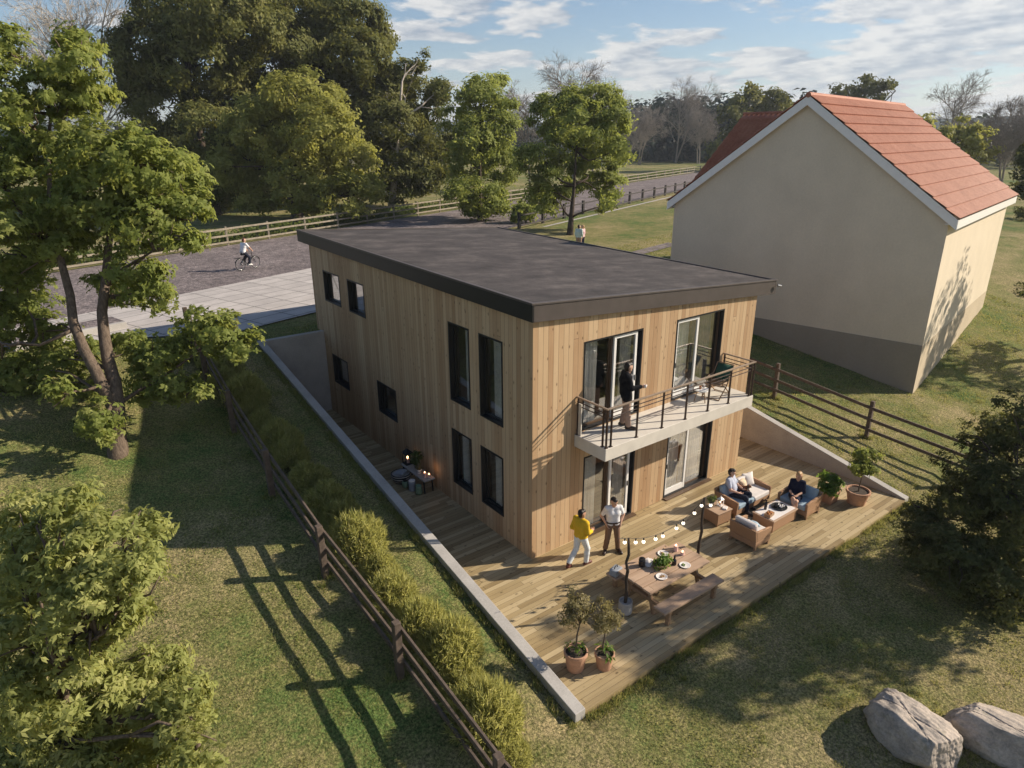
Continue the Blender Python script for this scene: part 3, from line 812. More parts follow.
for sgn in (1, -1):
    for x0 in (-ofs + .02, Ln + ofs - .05):
        pts = []
        for a, dz0, dz1 in ((0, -.24, .135), (Wg / 2 + oe - .01, -.24, .135)):
            y = Wg / 2 - sgn * a; z = zap - k * a
            pts += [(x0, y, z + dz0), (x0, y, z + dz1), (x0 + .03, y, z + dz0), (x0 + .03, y, z + dz1)]
        MB().add(pts, [(0, 1, 5, 4), (2, 6, 7, 3), (1, 3, 7, 5), (0, 4, 6, 2), (0, 2, 3, 1), (4, 5, 7, 6)]).build('bargeboard', 'white', rob)
for sgn in (1, -1):
    ev = MB()
    y = Wg / 2 - sgn * (Wg / 2 + oe); z = zap - k * (Wg / 2 + oe)
    ev.box(-ofs + .051, Ln + ofs - .051, min(y, y + sgn * .03), max(y, y + sgn * .03), z - .20, z + .12)
    ev.box(-ofs + .051, Ln + ofs - .051, min(y + sgn * .031, y + sgn * (oe + .1)), max(y + sgn * .031, y + sgn * (oe + .1)), z - .05, z - .03)
    ev.build('eaves_board', 'white', rob)

# ------------------------------------------------------------------ fences
def gz(x, y): return float(th(x, y))
def fence(name, label, pts, mat, ph, rails, pw=0.12, rw=0.05, rh=0.11, side=(0, 0), group=None):
    """posts at pts, rails from post to post"""
    b = Vector((pts[0][0], pts[0][1], gz(*pts[0])))
    t = thing(name, label, 'fence', b, group=group)
    P3 = [Vector((x, y, gz(x, y))) - b for x, y in pts]
    for p in P3:
        j = random.uniform(-.015, .015)
        m = MB().obox((p.x, p.y, p.z + (ph - .3) / 2), (pw / 2, pw / 2, (ph + .3) / 2), 0.05 * random.uniform(-1, 1), j, j)
        m.build('post', mat, t, bevel=0.012)
    off = Vector((side[0], side[1], 0))
    for z in rails:
        for a, c in zip(P3[:-1], P3[1:]):
            q = Vector((0, 0, z + random.uniform(-.012, .012)))
            d = (c - a).normalized()
            MB().bar(a + q + off, c + q + off - d * .004, rw, rh).build('rail', mat, t, bevel=0.006)
    return t
fence('wooden_fence', 'dark wooden rail fence along the shrubs on the lawn left of the timber house',
      [(-4.80, -8.6), (-4.93, -5.3), (-5.02, -2.0), (-5.21, 1.29), (-5.25, 4.7), (-5.2, 8.1), (-5.05, 11.5), (-4.7, 15.0)], 'fencewood', 1.38, (.36, .76, 1.18), 0.15, side=(.09, 0))
fence('wooden_fence', 'dark wooden rail fence on the lawn between the timber house and the beige house',
      [(14.6, -5.5), (13.98, -1.96), (13.37, 1.48), (12.8, 4.9), (12.3, 8.4), (11.8, 12.0)], 'fencewood', 1.42, (.36, .76, 1.18), 0.13, side=(-.09, 0))
fp = [(1.24 + .922 * s, 38.75 + .40 * s - .02 * s * 0) for s in np.arange(-34, 0, 3.4)]
A0 = np.array((1.24, 38.75)); A1 = np.array((27.67, 50.24)); A2 = np.array((117.26, 87.4))
far_pts = [tuple(A0 + (A1 - A0) * t) for t in np.linspace(-1.1, 1, 17)] + [tuple(A1 + (A2 - A1) * t) for t in np.linspace(0, 1.25, 26)[1:]]
fence('road_fence', 'long pale wooden rail fence on the far side of the gravel road', far_pts, 'palefence', 1.35, (.25, .72, 1.20), 0.14, 0.05, 0.13, side=(.03, -.09))
B0 = np.array((25.6, 33.9)); B1 = np.array((72.07, 53.5))
fence('road_fence', 'dark post and rail fence on the near side of the gravel road', [tuple(B0 + (B1 - B0) * t) for t in np.linspace(0, 1.2, 15)], 'darkfence', 1.35, (.25, 1.1), 0.22, 0.06, 0.12, side=(.03, -.12))

# low pale wall beside the forecourt behind the maple
t = thing('garden_wall', 'low grey wall with a gravel bed behind the trunks of the big maple', 'wall', (-10.1, 17.5, gz(-10.1, 17.5)), R(14))
MB().box(0, 3.9, 0, .22, -.4, .30).build('wall', 'concrete', t, bevel=0.01)
MB().box(-.03, 3.93, .221, 1.5, -.4, .28).build('sand_bed', 'gravel', t)

# ------------------------------------------------------------------ vegetation
def clumps(blobs, rng, dens, sub_r, squash=0.8, shell=(0.62, 1.02)):
    """centres and radii of leaf clumps on the outer part of each lobe of a crown"""
    cs = []; os_ = []; rs = []
    for (x, y, z, r) in blobs:
        n = max(4, int(dens * (r / sub_r) ** 2))
        d = unit(rng.normal(size=(n, 3)))
        rad = r * (shell[0] + (shell[1] - shell[0]) * rng.random(n) ** 0.7)
        p = d * rad[:, None]; p[:, 2] *= squash
        cs.append(p + (x, y, z)); os_.append(d); rs.append(sub_r * rng.uniform(0.6, 1.3, n))
    return np.concatenate(cs), np.concatenate(os_), np.concatenate(rs)

def crown(name, blobs, mat, parent, off, seed, sub_r=0.4, dens=1.5, per=14, ln=0.14, wd=0.07, leaflets=1, droop=0.35, squash=0.8, up=0.5, shell=(0.62, 1.02)):
    rng = np.random.default_rng(seed)
    C_, O_, S_ = clumps(blobs, rng, dens, sub_r, squash, shell)
    n = len(C_)
    rep = np.repeat(np.arange(n), per)
    q = rng.normal(size=(n * per, 3)) * 0.48
    q[:, 2] *= 0.6
    P = C_[rep] + q * S_[rep][:, None]
    nrm = unit(O_[rep] * 1.0 + np.array([0, 0, up * .8]) + rng.normal(size=P.shape) * 0.36)
    out_ = unit(q + O_[rep] * 0.5 + rng.normal(size=P.shape) * 0.3)
    tone_c = rng.random(n)[rep] * 0.45 + rng.random(len(P)) * 0.55
    Vs = []; Fs = []; Ts = []; base = 0
    for kf in range(leaflets):
        if leaflets == 1:
            D = out_ - nrm * (out_ * nrm).sum(1, keepdims=True) * 0.7
        else:
            a = 2 * math.pi * kf / leaflets + rng.random(len(P)) * 1.2
            e1 = unit(np.cross(nrm, out_)); e2 = np.cross(nrm, e1)
            D = e1 * np.cos(a)[:, None] + e2 * np.sin(a)[:, None]
        D = D + np.array([0, 0, -droop])
        sc = rng.uniform(0.7, 1.25, len(P))
        V, F_, T_ = leaf_arrays(P, D, nrm, ln * sc, wd * sc, rng, tone_c)
        Vs.append(V); Fs.append(F_ + base); Ts.append(T_); base += len(V)
    V = np.concatenate(Vs) - np.array(off)
    return np_mesh(name, V, np.concatenate(Fs), mat, parent, rnd=np.concatenate(Ts))

def limb(m, a, b, r0, r1, rng, bend=0.12, n=5, sides=7):
    a = np.array(a, float); b = np.array(b, float); Ld = np.linalg.norm(b - a)
    o1 = rng.normal(size=3) * bend * Ld; o2 = rng.normal(size=3) * bend * Ld * .5
    pts = []
    for i in range(n + 1):
        t = i / n; pts.append(a + (b - a) * t + o1 * math.sin(math.pi * t) + o2 * math.sin(2 * math.pi * t))
    m.tube([tuple(p) for p in pts], [r0 + (r1 - r0) * i / n for i in range(n + 1)], sides)
    return pts

def tree(name, label, cat, spec, leaf, bark, seed, trunk_r=0.25, fork=0.35, group=None, stems=None, limbs=None, cname='crown', **kw):
    base, blobs = spec
    rng = np.random.default_rng(seed)
    t = thing(name, label, cat, base, group=group)
    tops = np.array([b[:3] for b in blobs]); zt = tops[:, 2].max()
    cx = tops.mean(0)
    m = MB(); bz = np.array(base)
    if stems:
        nodes = []
        for st in stems:
            m.tube([tuple(np.array(p[:3])) for p in st], [p[3] for p in st], 10)
            nodes += [np.array(p[:3]) for p in st[1:]]
            for a_, b_ in zip(st[:-1], st[1:]): nodes.append((np.array(a_[:3]) + np.array(b_[:3])) / 2)
    else:
        H = zt - base[2]
        top = np.array([cx[0] * .7 + base[0] * .3, cx[1] * .7 + base[1] * .3, base[2] + H * .85])
        f = bz + (top - bz) * fork + np.array([0, 0, 0])
        pts = [bz + (0, 0, -.2), bz + (0, 0, .15), f, bz + (top - bz) * (fork + .25) + rng.normal(size=3) * .2, top]
        rr = [trunk_r * 1.35, trunk_r * 1.1, trunk_r * .85, trunk_r * .5, trunk_r * .12]
        m.tube([tuple(p) for p in pts], rr, 10)
        nodes = [f, (f + pts[3]) / 2, pts[3], (pts[3] + top) / 2]
    for b in blobs:
        c = np.array(b[:3])
        lows = [p for p in nodes if p[2] < c[2] + .2] or nodes[:1]
        s = min(lows, key=lambda p: np.linalg.norm(p - c))
        Ld = np.linalg.norm(s - c)
        pts = limb(m, s, c, min(trunk_r * .38, .03 + Ld * .03), .012, rng, 0.09)
        for _ in range(kw.get('twigs', 4)):
            d = unit(rng.normal(size=3)) * b[3] * .8
            limb(m, pts[rng.integers(2, 6)], c + d, min(.03, .02 + Ld * .008) * max(1, trunk_r / .3), .008, rng, 0.1, 3, 5)
    kw.pop('twigs', None)
    m.build('trunk', bark, t, smooth=True, off=base)
    crown(cname, blobs, leaf, t, base, seed + 1, **kw)
    return t
MAPLE = ((-8.32, 8.25, 2.31), [
    (-7.18, 11.24, 12.69, 0.87), (-6.72, 12.27, 13.37, 0.62), (-7.62, 11.65, 11.88, 0.83), (-6.86, 11.92, 11.91, 0.74), (-8.3, 13.73, 13.35, 0.63),
    (-8.72, 11.5, 12.08, 0.69), (-8.58, 10.92, 11.45, 0.52), (-7.64, 12.78, 10.71, 1.33), (-6.88, 10.05, 10.45, 1.14), (-6.21, 9.29, 10.06, 1.03),
    (-5.16, 10.95, 9.57, 1.02), (-7.17, 10.47, 9.26, 1.4), (-8.66, 12.9, 9.34, 1.18), (-6.17, 9.49, 8.72, 1.07), (-5.23, 9.46, 8.94, 0.72),
    (-5.81, 7.86, 8.23, 0.59), (-8.27, 11.36, 8.16, 1.09), (-9.27, 12.7, 7.67, 1.12), (-9.7, 13.66, 6.05, 1.09), (-9.28, 12.94, 5.17, 0.78),
    (-6.78, 9.5, 7.39, 0.79), (-7.11, 11.29, 6.57, 0.79), (-6.51, 9.68, 6.55, 0.64), (-5.13, 7.95, 5.4, 0.81), (-4.87, 7.39, 5.18, 0.51),
    (-5.43, 8.36, 5.81, 0.52), (-5.77, 9.03, 5.27, 0.65), (-6.8, 8.95, 4.87, 0.75), (-6.59, 8.42, 4.05, 0.58), (-6.14, 7.76, 3.93, 0.34),
    (-7.15, 9.43, 3.89, 0.65), (-9.14, 12.36, 4.14, 0.93), (-10.05, 12.96, 3.95, 0.93), (-8.38, 11.76, 3.48, 0.63), (-9.37, 8.63, 4.33, 0.43),
    (-8.63, 7.85, 3.83, 0.53), (-8.62, 7.65, 3.4, 0.32), (-8.45, 12.29, 4.52, 0.63), (-7.2, 10.57, 4.86, 0.61), (-9.02, 13.1, 10.45, 1.01),
    (-9.88, 10.83, 8.74, 1.06), (-10.64, 12.49, 5.8, 1.17),
])
LAUREL = ((-10.90, -2.60, 0.30), [
    (-10.03, -1.31, 5.02, 0.67), (-9.33, -2.16, 5.61, 0.44), (-9.05, -2.99, 5.46, 0.4), (-10.3, -0.43, 5.28, 0.55), (-9.7, -1.44, 5.8, 0.4),
    (-8.76, -1.86, 5.32, 0.33), (-9.69, -1.23, 4.48, 0.46), (-9.29, -1.83, 4.56, 0.39), (-10.53, -0.62, 4.23, 0.55), (-10.28, -2.2, 3.54, 0.85),
    (-9.51, -2.23, 2.93, 0.75), (-9.02, -3.29, 3.01, 0.51), (-10.9, -1.32, 2.05, 0.92), (-9.82, -2.27, 1.98, 0.91), (-8.93, -4.04, 3.06, 0.3),
    (-9.78, -2.68, 4.48, 0.46), (-10.58, -2.01, 4.27, 0.55), (-9.04, -2.14, 3.16, 0.4), (-8.84, -3.29, 3.35, 0.28), (-10.61, -2.23, 1.9, 1.02),
    (-9.48, -3.6, 2.21, 0.69), (-9.7, -2.83, 5.26, 0.39), (-9.43, -2.79, 5.5, 0.32), (-10.06, -2.65, 5.08, 0.39), (-9.4, -2.99, 4.82, 0.32),
    (-9.73, -2.65, 5.63, 0.31),
])
HOLM = ((9.30, -8.30, -0.20), [
    (9.26, -7.01, 2.51, 1.18), (7.95, -7.02, 0.94, 1.12), (9.16, -7.95, 1.09, 1.41), (8.73, -7.84, -0.54, 1.14), (10.58, -7.36, 3.53, 1.09),
    (8.58, -6.26, 1.06, 0.64), (8.93, -6.62, 1.95, 0.84), (10.57, -6.7, 3.24, 0.7), (10.94, -7.9, 1.59, 1.59), (8.4, -6.43, -0.03, 0.65),
    (8.06, -7.18, -0.63, 0.73), (8.4, -8.47, -0.36, 1.09), (8.76, -7.6, -1.35, 0.69), (8.54, -5.98, 1.31, 0.35), (8.11, -6.08, 0.69, 0.27),
    (10.04, -8.87, -0.58, 1.29), (9.61, -6.54, 3.08, 0.42), (9.65, -7.16, 4.31, 0.45), (8.08, -7.22, -1.48, 0.32), (7.23, -7.5, 1.06, 0.97),
    (8.31, -7.69, 2.42, 1.11), (7.84, -8.17, 0.89, 1.1),
])
ROUND = ((12.74, 51.03, 3.49), [
    (14.72, 53.57, 10.67, 4.7), (11.99, 53.33, 11.96, 3.63), (15.2, 48.5, 11.48, 3.36), (18.75, 52.29, 8.36, 3.11), (11.61, 58.99, 8.37, 3.55),
    (13.41, 51.35, 14.25, 2.48), (10.38, 58.68, 9.79, 2.32), (13.37, 51.17, 6.77, 3.32), (17.38, 45.51, 6.61, 1.43), (7.88, 54.74, 8.14, 1.46),
    (18.41, 54.4, 14.26, 1.73), (11.49, 56.67, 5.65, 2.34), (15.34, 45.74, 6.09, 2.12), (16.79, 54.86, 15.99, 1.32),
])
ALDER = ((25.81, 40.09, 3.49), [
    (26.76, 41.36, 14.32, 1.95), (29.88, 43.93, 15.4, 1.5), (27.96, 41.0, 11.42, 2.36), (27.22, 43.96, 8.8, 2.27), (29.85, 42.43, 8.32, 2.48),
    (26.35, 40.79, 5.82, 2.39), (27.75, 45.97, 12.38, 1.91), (29.08, 40.81, 13.11, 1.45), (23.93, 40.06, 6.42, 1.42), (28.01, 39.95, 5.34, 1.3),
    (25.66, 40.38, 10.58, 2.12),
])
LINDEN = ((26.36, 28.28, 3.49), [
    (27.47, 29.26, 11.63, 2.46), (30.21, 28.55, 11.64, 2.04), (27.46, 32.25, 12.43, 1.92), (24.62, 29.98, 9.12, 1.84), (29.15, 26.19, 9.82, 1.14),
    (30.2, 30.09, 8.61, 2.13), (24.47, 30.01, 6.76, 1.17), (31.15, 29.23, 7.04, 1.32), (27.85, 31.33, 7.08, 1.64), (29.84, 29.64, 13.85, 1.25),
    (31.13, 29.04, 13.49, 0.95), (28.68, 31.26, 13.53, 1.27), (25.92, 30.52, 5.66, 0.8), (29.47, 27.55, 5.66, 0.64),
])
YOUNG = ((28.16, 36.23, 3.49), [
    (28.46, 36.61, 4.4, 0.9), (28.25, 37.23, 4.98, 0.63), (29.64, 37.09, 4.73, 0.64), (27.55, 37.05, 4.25, 0.54),
])
PINEA = ((8.30, 62.53, 3.50), [
    (6.41, 70.44, 19.33, 4.06), (6.59, 71.12, 14.2, 4.0), (9.39, 65.56, 18.18, 4.76), (8.25, 63.69, 10.72, 4.5), (13.46, 68.6, 13.75, 4.87),
    (9.91, 70.61, 23.27, 4.62), (5.16, 71.39, 16.56, 2.27), (11.99, 62.7, 21.57, 4.82), (8.46, 63.04, 6.91, 3.65), (6.17, 67.87, 9.77, 2.9),
])
PINEB = ((21.42, 64.33, 3.49), [
    (17.99, 68.48, 19.88, 5.66), (24.64, 70.91, 20.0, 5.86), (21.47, 70.72, 13.97, 5.87), (25.77, 62.67, 18.84, 3.72), (25.92, 67.82, 15.04, 4.46),
    (17.77, 71.68, 14.47, 5.52), (24.26, 74.55, 25.62, 5.9), (26.68, 67.7, 23.42, 4.31), (30.59, 68.37, 21.73, 2.13), (30.34, 67.18, 17.86, 1.66),
    (17.75, 71.73, 26.54, 4.9), (21.07, 61.97, 9.62, 3.28),
])
PINEC = ((26.32, 58.43, 3.50), [
    (30.63, 62.83, 17.05, 2.75), (32.33, 62.67, 14.44, 3.52), (27.34, 59.63, 12.17, 3.54), (31.38, 57.53, 10.58, 2.48), (28.9, 59.52, 8.46, 3.41),
    (32.78, 57.69, 15.6, 1.56), (31.89, 60.25, 18.98, 1.12), (26.56, 57.84, 5.9, 2.45), (29.53, 56.3, 6.39, 2.01), (28.19, 63.26, 15.42, 2.73),
    (31.0, 55.37, 7.97, 1.33),
])
OAKA = ((153.21, 99.43, 3.49), [
    (129.04, 85.9, 17.43, 3.57), (135.2, 85.16, 19.0, 3.17), (124.34, 85.64, 15.28, 2.64), (130.42, 84.49, 13.25, 4.05), (137.12, 82.24, 16.42, 2.71),
    (126.13, 84.18, 10.11, 4.45), (121.29, 86.17, 8.05, 2.44), (134.87, 83.52, 14.32, 3.63), (130.21, 85.33, 20.5, 2.0), (135.29, 80.13, 18.36, 1.77),
])
OAKB = ((221.16, 102.04, 3.49), [
    (152.43, 71.0, 22.12, 2.46), (151.4, 73.15, 20.56, 2.26), (152.0, 67.82, 20.29, 2.43), (155.51, 67.56, 21.62, 1.11), (146.31, 73.81, 20.01, 1.56),
    (154.39, 71.53, 19.53, 2.73),
])
OAKC = ((100.78, 28.17, 3.49), [
    (90.89, 26.18, 11.98, 1.52), (91.14, 27.06, 10.19, 1.93), (90.47, 24.57, 10.43, 1.75), (87.7, 27.57, 10.8, 1.26), (87.15, 29.96, 12.02, 1.53),
    (94.08, 24.43, 8.96, 1.29), (89.64, 25.54, 8.41, 2.28),
])
EDGE1 = ((61.08, 7.89, 2.23), [
    (61.51, 9.51, 8.32, 1.19), (61.33, 8.6, 6.74, 1.36), (61.61, 9.62, 6.68, 0.69), (62.5, 9.22, 9.52, 1.36),
])
EDGE2 = ((65.00, 9.15, 2.46), [
    (65.9, 10.29, 4.26, 0.73), (66.49, 9.75, 3.82, 1.1), (63.53, 9.66, 3.41, 0.45),
])
EDGE3 = ((38.64, 0.69, 0.87), [
    (38.11, 1.02, 1.74, 0.42), (39.59, 1.1, 1.89, 0.55), (38.56, 1.29, 1.39, 0.24),
])
STEM_A = [(-8.36, 8.18, 2.09, 0.34), (-8.28, 8.29, 2.46, 0.27), (-8.17, 8.48, 3.05, 0.22), (-8.05, 8.63, 3.57, 0.2), (-7.94, 8.97, 4.2, 0.18), (-7.94, 9.39, 4.83, 0.165), (-7.88, 9.65, 5.5, 0.15), (-7.79, 9.86, 6.12, 0.135), (-7.55, 10.14, 6.81, 0.12), (-7.28, 10.55, 7.59, 0.1), (-6.93, 10.91, 8.66, 0.075), (-6.67, 11.34, 10.02, 0.045)]
STEM_B = [(-8.08, 8.59, 3.44, 0.17), (-8.2, 8.8, 4.01, 0.16), (-8.31, 9.05, 4.64, 0.15), (-8.45, 9.42, 5.22, 0.14), (-8.53, 9.81, 5.95, 0.125), (-8.43, 10.19, 6.64, 0.11), (-8.43, 10.85, 7.81, 0.09), (-8.3, 11.62, 9.11, 0.07), (-7.97, 12.37, 10.71, 0.05), (-7.51, 12.64, 12.06, 0.03)]
STEM_C = [(-8.5, 9.72, 5.8, 0.07), (-8.91, 9.69, 5.65, 0.055), (-9.41, 9.71, 5.47, 0.04), (-9.83, 9.81, 5.58, 0.025)]
STEM_D = [(-7.63, 10.13, 6.68, 0.06), (-7.19, 9.9, 7.18, 0.05), (-6.77, 9.46, 7.48, 0.04), (-6.29, 8.99, 7.82, 0.025)]
STEM_E = [(-8.02, 8.67, 3.71, 0.06), (-7.36, 8.94, 3.92, 0.05), (-6.51, 8.88, 4.31, 0.04), (-5.71, 8.31, 4.97, 0.03), (-5.15, 7.92, 5.32, 0.02)]
STEM_F = [(-8.43, 10.19, 6.64, 0.08), (-8.44, 11.09, 7.44, 0.07), (-8.89, 12.14, 8.41, 0.05), (-9.26, 12.98, 9.36, 0.04)]


maple_stems = [STEM_A, STEM_B, STEM_C, STEM_D, STEM_E, STEM_F]
tree('maple_tree', 'tall maple with two curved stems standing on the left lawn by the wooden fence', 'tree', MAPLE, 'leaf_maple', 'bark', 11, 0.15, stems=maple_stems,
     sub_r=0.32, dens=3.4, per=27, ln=0.135, wd=0.068, leaflets=5, droop=0.35, shell=(.40, 1.06), up=.75)
tree('shrub_tree', 'pale green bushy tree cut off by the lower left corner', 'tree', LAUREL, 'leaf_laurel', 'bark', 21, 0.12, fork=.3,
     sub_r=0.20, dens=3.4, per=24, ln=0.105, wd=0.038, leaflets=5, droop=0.5, shell=(.40, 1.04), up=.7)
tree('evergreen_oak', 'dark bushy evergreen at the right edge in front of the lawn fence', 'tree', HOLM, 'leaf_dark', 'darkbark', 31, 0.09, fork=.15,
     sub_r=0.28, dens=2.3, per=46, ln=0.082, wd=0.050, leaflets=3, droop=0.15, shell=(.4, 1.02))
tree('round_tree', 'broad round yellow green tree behind the pale road fence', 'tree', ROUND, 'leaf_round', 'darkbark', 41, 0.55, fork=.2,
     sub_r=0.9, dens=4.0, per=64, ln=0.34, wd=0.20, leaflets=2, droop=0.2)
tree('alder_tree', 'slender green tree behind the roof edge, left of the tree with forked trunk', 'tree', ALDER, 'leaf_green', 'darkbark', 51, 0.25, fork=.2,
     sub_r=0.75, dens=4.0, per=60, ln=0.29, wd=0.17, leaflets=2, droop=0.2)
tree('linden_tree', 'fresh green tree with forked trunk standing between the gravel road and the flat roof', 'tree', LINDEN, 'leaf_green', 'darkbark', 61, 0.24, fork=.15,
     sub_r=0.6, dens=3.8, per=60, ln=0.25, wd=0.15, leaflets=2, droop=0.25)
tree('young_tree', 'small low green tree at the near end of the dark road fence', 'tree', YOUNG, 'leaf_green', 'darkbark', 71, 0.1, fork=.2,
     sub_r=0.35, dens=2.4, per=30, ln=0.26, wd=0.15, leaflets=2)
tree('evergreen_tree', 'huge dark evergreen on the left, behind the bare birches', 'tree', PINEA, 'leaf_pine', 'darkbark', 81, 0.6, fork=.2, group=None,
     sub_r=1.1, dens=4.6, per=70, ln=0.38, wd=0.22, leaflets=2, droop=0.05, up=.2)
tree('evergreen_tree', 'huge olive evergreen rising behind the broad round tree', 'tree', PINEB, 'leaf_pine', 'darkbark', 91, 0.6, fork=.2,
     sub_r=1.1, dens=4.6, per=70, ln=0.40, wd=0.23, leaflets=2, droop=0.05, up=.2)
tree('evergreen_tree', 'shorter olive evergreen between the broad round tree and the slender green tree', 'tree', PINEC, 'leaf_pine', 'palebark', 101, 0.4, fork=.2,
     sub_r=0.95, dens=4.2, per=60, ln=0.38, wd=0.22, leaflets=2, droop=0.05, up=.2)
tree('oak_tree', 'dark green tree beyond the left slope of the red tiled roof', 'tree', OAKA, 'leaf_pine', 'darkbark', 111, 0.5, fork=.3,
     sub_r=1.6, dens=2.4, per=44, ln=0.85, wd=0.5, leaflets=2)
tree('oak_tree', 'flat topped dark tree just above the ridge of the red tiled roof', 'tree', OAKB, 'leaf_dark', 'darkbark', 121, 0.5, fork=.4,
     sub_r=1.3, dens=2.2, per=36, ln=0.7, wd=0.45, leaflets=2)
tree('oak_tree', 'green bushy tree beyond the right slope of the red tiled roof', 'tree', OAKC, 'leaf_round', 'darkbark', 131, 0.4, fork=.2,
     sub_r=0.9, dens=2.4, per=40, ln=0.5, wd=0.3, leaflets=2)
tree('evergreen_shrub', 'dark shrub at the right edge level with the eaves of the beige house', 'shrub', EDGE1, 'leaf_dark', 'darkbark', 141, 0.15, fork=.2,
     sub_r=0.6, dens=2.4, per=40, ln=0.34, wd=0.2, leaflets=2)
tree('evergreen_shrub', 'small dark shrub at the right edge on the open lawn, upper of two', 'shrub', EDGE2, 'leaf_dark', 'darkbark', 151, 0.1, fork=.2,
     sub_r=0.4, dens=1.6, per=20, ln=0.28, wd=0.16, leaflets=2)
tree('evergreen_shrub', 'small dark shrub at the right edge on the open lawn, lower of two', 'shrub', EDGE3, 'leaf_dark', 'darkbark', 161, 0.1, fork=.2,
     sub_r=0.4, dens=1.6, per=20, ln=0.2, wd=0.12, leaflets=2)

OUTA = ((13.2, -10.6, -.35), [(13.2, -10.6, 5.6, 1.9), (12.2, -9.9, 6.6, 1.5), (14.4, -11.0, 6.6, 1.6), (13.1, -11.3, 7.4, 1.4), (13.2, -9.6, 7.8, 1.5), (12.6, -11.0, 5.2, 1.1), (14.0, -9.4, 5.4, 1.2)])
OUTB = ((33.6, -5.2, .6), [(33.6, -5.2, 6.6, 2.4), (32.2, -4.6, 8.2, 1.9), (35.0, -5.4, 8.4, 2.0), (33.4, -6.2, 10.2, 1.9), (32.4, -5.9, 5.2, 1.6), (35.0, -4.2, 5.8, 1.4)])
tree('garden_tree', 'leafy tree beyond the right edge whose shade falls on the grass by the boulders', 'tree', OUTA, 'leaf_green', 'bark', 171, 0.22, fork=.4,
     sub_r=0.5, dens=1.5, per=22, ln=0.26, wd=0.16, leaflets=2)
tree('garden_tree', 'leafy tree beyond the right edge whose shade falls on the beige house', 'tree', OUTB, 'leaf_green', 'bark', 181, 0.25, fork=.4,
     sub_r=0.6, dens=1.4, per=20, ln=0.3, wd=0.18, leaflets=2)
# leafless trees: recursive limbs
def bare_tree(label, base, top, seed, mat='twig', spread=0.5, stems=1, lean=0.0, thick=1.0):
    rng = np.random.default_rng(seed)
    t = thing('bare_tree', label, 'tree', base)
    H = top - base[2]; m = MB()
    def grow(p, d, ln, r, lev):
        n = 3; pts = [p]; q = p; dd = d
        for i in range(n):
            dd = unit(dd + rng.normal(size=3) * .13 + np.array([0, 0, .07])); q = q + dd * ln / n; pts.append(q)
        r1 = r * (.55 if lev else .45)
        m.tube([tuple(x) for x in pts], [r + (r1 - r) * i / n for i in range(n + 1)], 6 if lev < 1 else (4 if lev < 3 else 3), cap=False)
        if lev >= 4: return
        nb_ = (12, 8, 6, 5)[lev]
        for i in range(nb_):
            t_ = (.28 + .72 * (i + .5) / nb_) if lev == 0 else (.3 + .7 * rng.random())
            k_ = min(n - 1, int(t_ * n)); f_ = t_ * n - k_
            s = pts[k_] * (1 - f_) + pts[k_ + 1] * f_
            side_ = unit(np.cross(dd, rng.normal(size=3)))
            nd = unit(d * .75 + side_ * (spread + .35 * rng.random()))
            grow(s, nd, ln * ((.50 - .20 * t_) if lev == 0 else rng.uniform(.42, .62)), max(r * .40, .016 * thick), lev + 1)
    for s in range(stems):
        d = unit(np.array([rng.normal() * .08 + lean, rng.normal() * .08, 1.0]))
        grow(np.array([rng.normal() * .3 * (stems > 1), rng.normal() * .3 * (stems > 1), -.1]), d, H * (.84 if mat == 'palebark' else .70), H * .011, 0)
    m.build('branches', mat, t)
    return t
for lab, b, tp, sd, mt, sp, st in [
    ('tall leafless tree rising above the fresh green tree with forked trunk', (59.26, 64.91, 3.49), 24.0, 1, 'twig', .5, 1),
    ('shorter leafless tree peeping over the right side of the fresh green tree', (61.25, 63.16, 3.49), 20.0, 2, 'twig', .5, 1),
    ('pale grey leafless tree alone in front of the far dark wood', (157.5, 128.5, 3.49), 29.0, 3, 'twig', .62, 2),
    ('tall leafless tree beyond the right slope of the red roof', (123.2, 40.5, 3.49), 22.4, 4, 'twig', .6, 1),
    ('leafless tree at the far right behind the beige house', (100.4, 23.5, 3.49), 17.2, 6, 'twig', .6, 2),
    ('brownish leafless tree at the right edge behind the beige house', (95.9, 20.5, 3.49), 15.0, 12, 'twig', .7, 2),
    ('white stemmed bare birch on the left between the maple and the dark evergreen', (2.17, 82.29, 3.49), 25.0, 7, 'palebark', .4, 1),
    ('second bare birch, touching the huge dark evergreen', (3.9, 78.0, 3.49), 23.0, 8, 'palebark', .4, 1),
    ('brown leafless tree left of the pale grey one on the far field', (138.5, 125.0, 3.49), 21.0, 9, 'twig', .75, 2),
    ('low brown leafless tree right behind the fresh green tree', (130.3, 122.8, 3.49), 18.0, 13, 'twig', .75, 2),
    ('leafless tree close to the right of the pale grey one', (155.6, 118.4, 3.49), 20.0, 14, 'twig', .75, 2),
    ('faint leafless tree behind the slender green tree', (54.6, 69.0, 3.5), 19.4, 10, 'twig', .6, 1)]:
    bare_tree(lab, b, tp, sd, mt, sp, st)

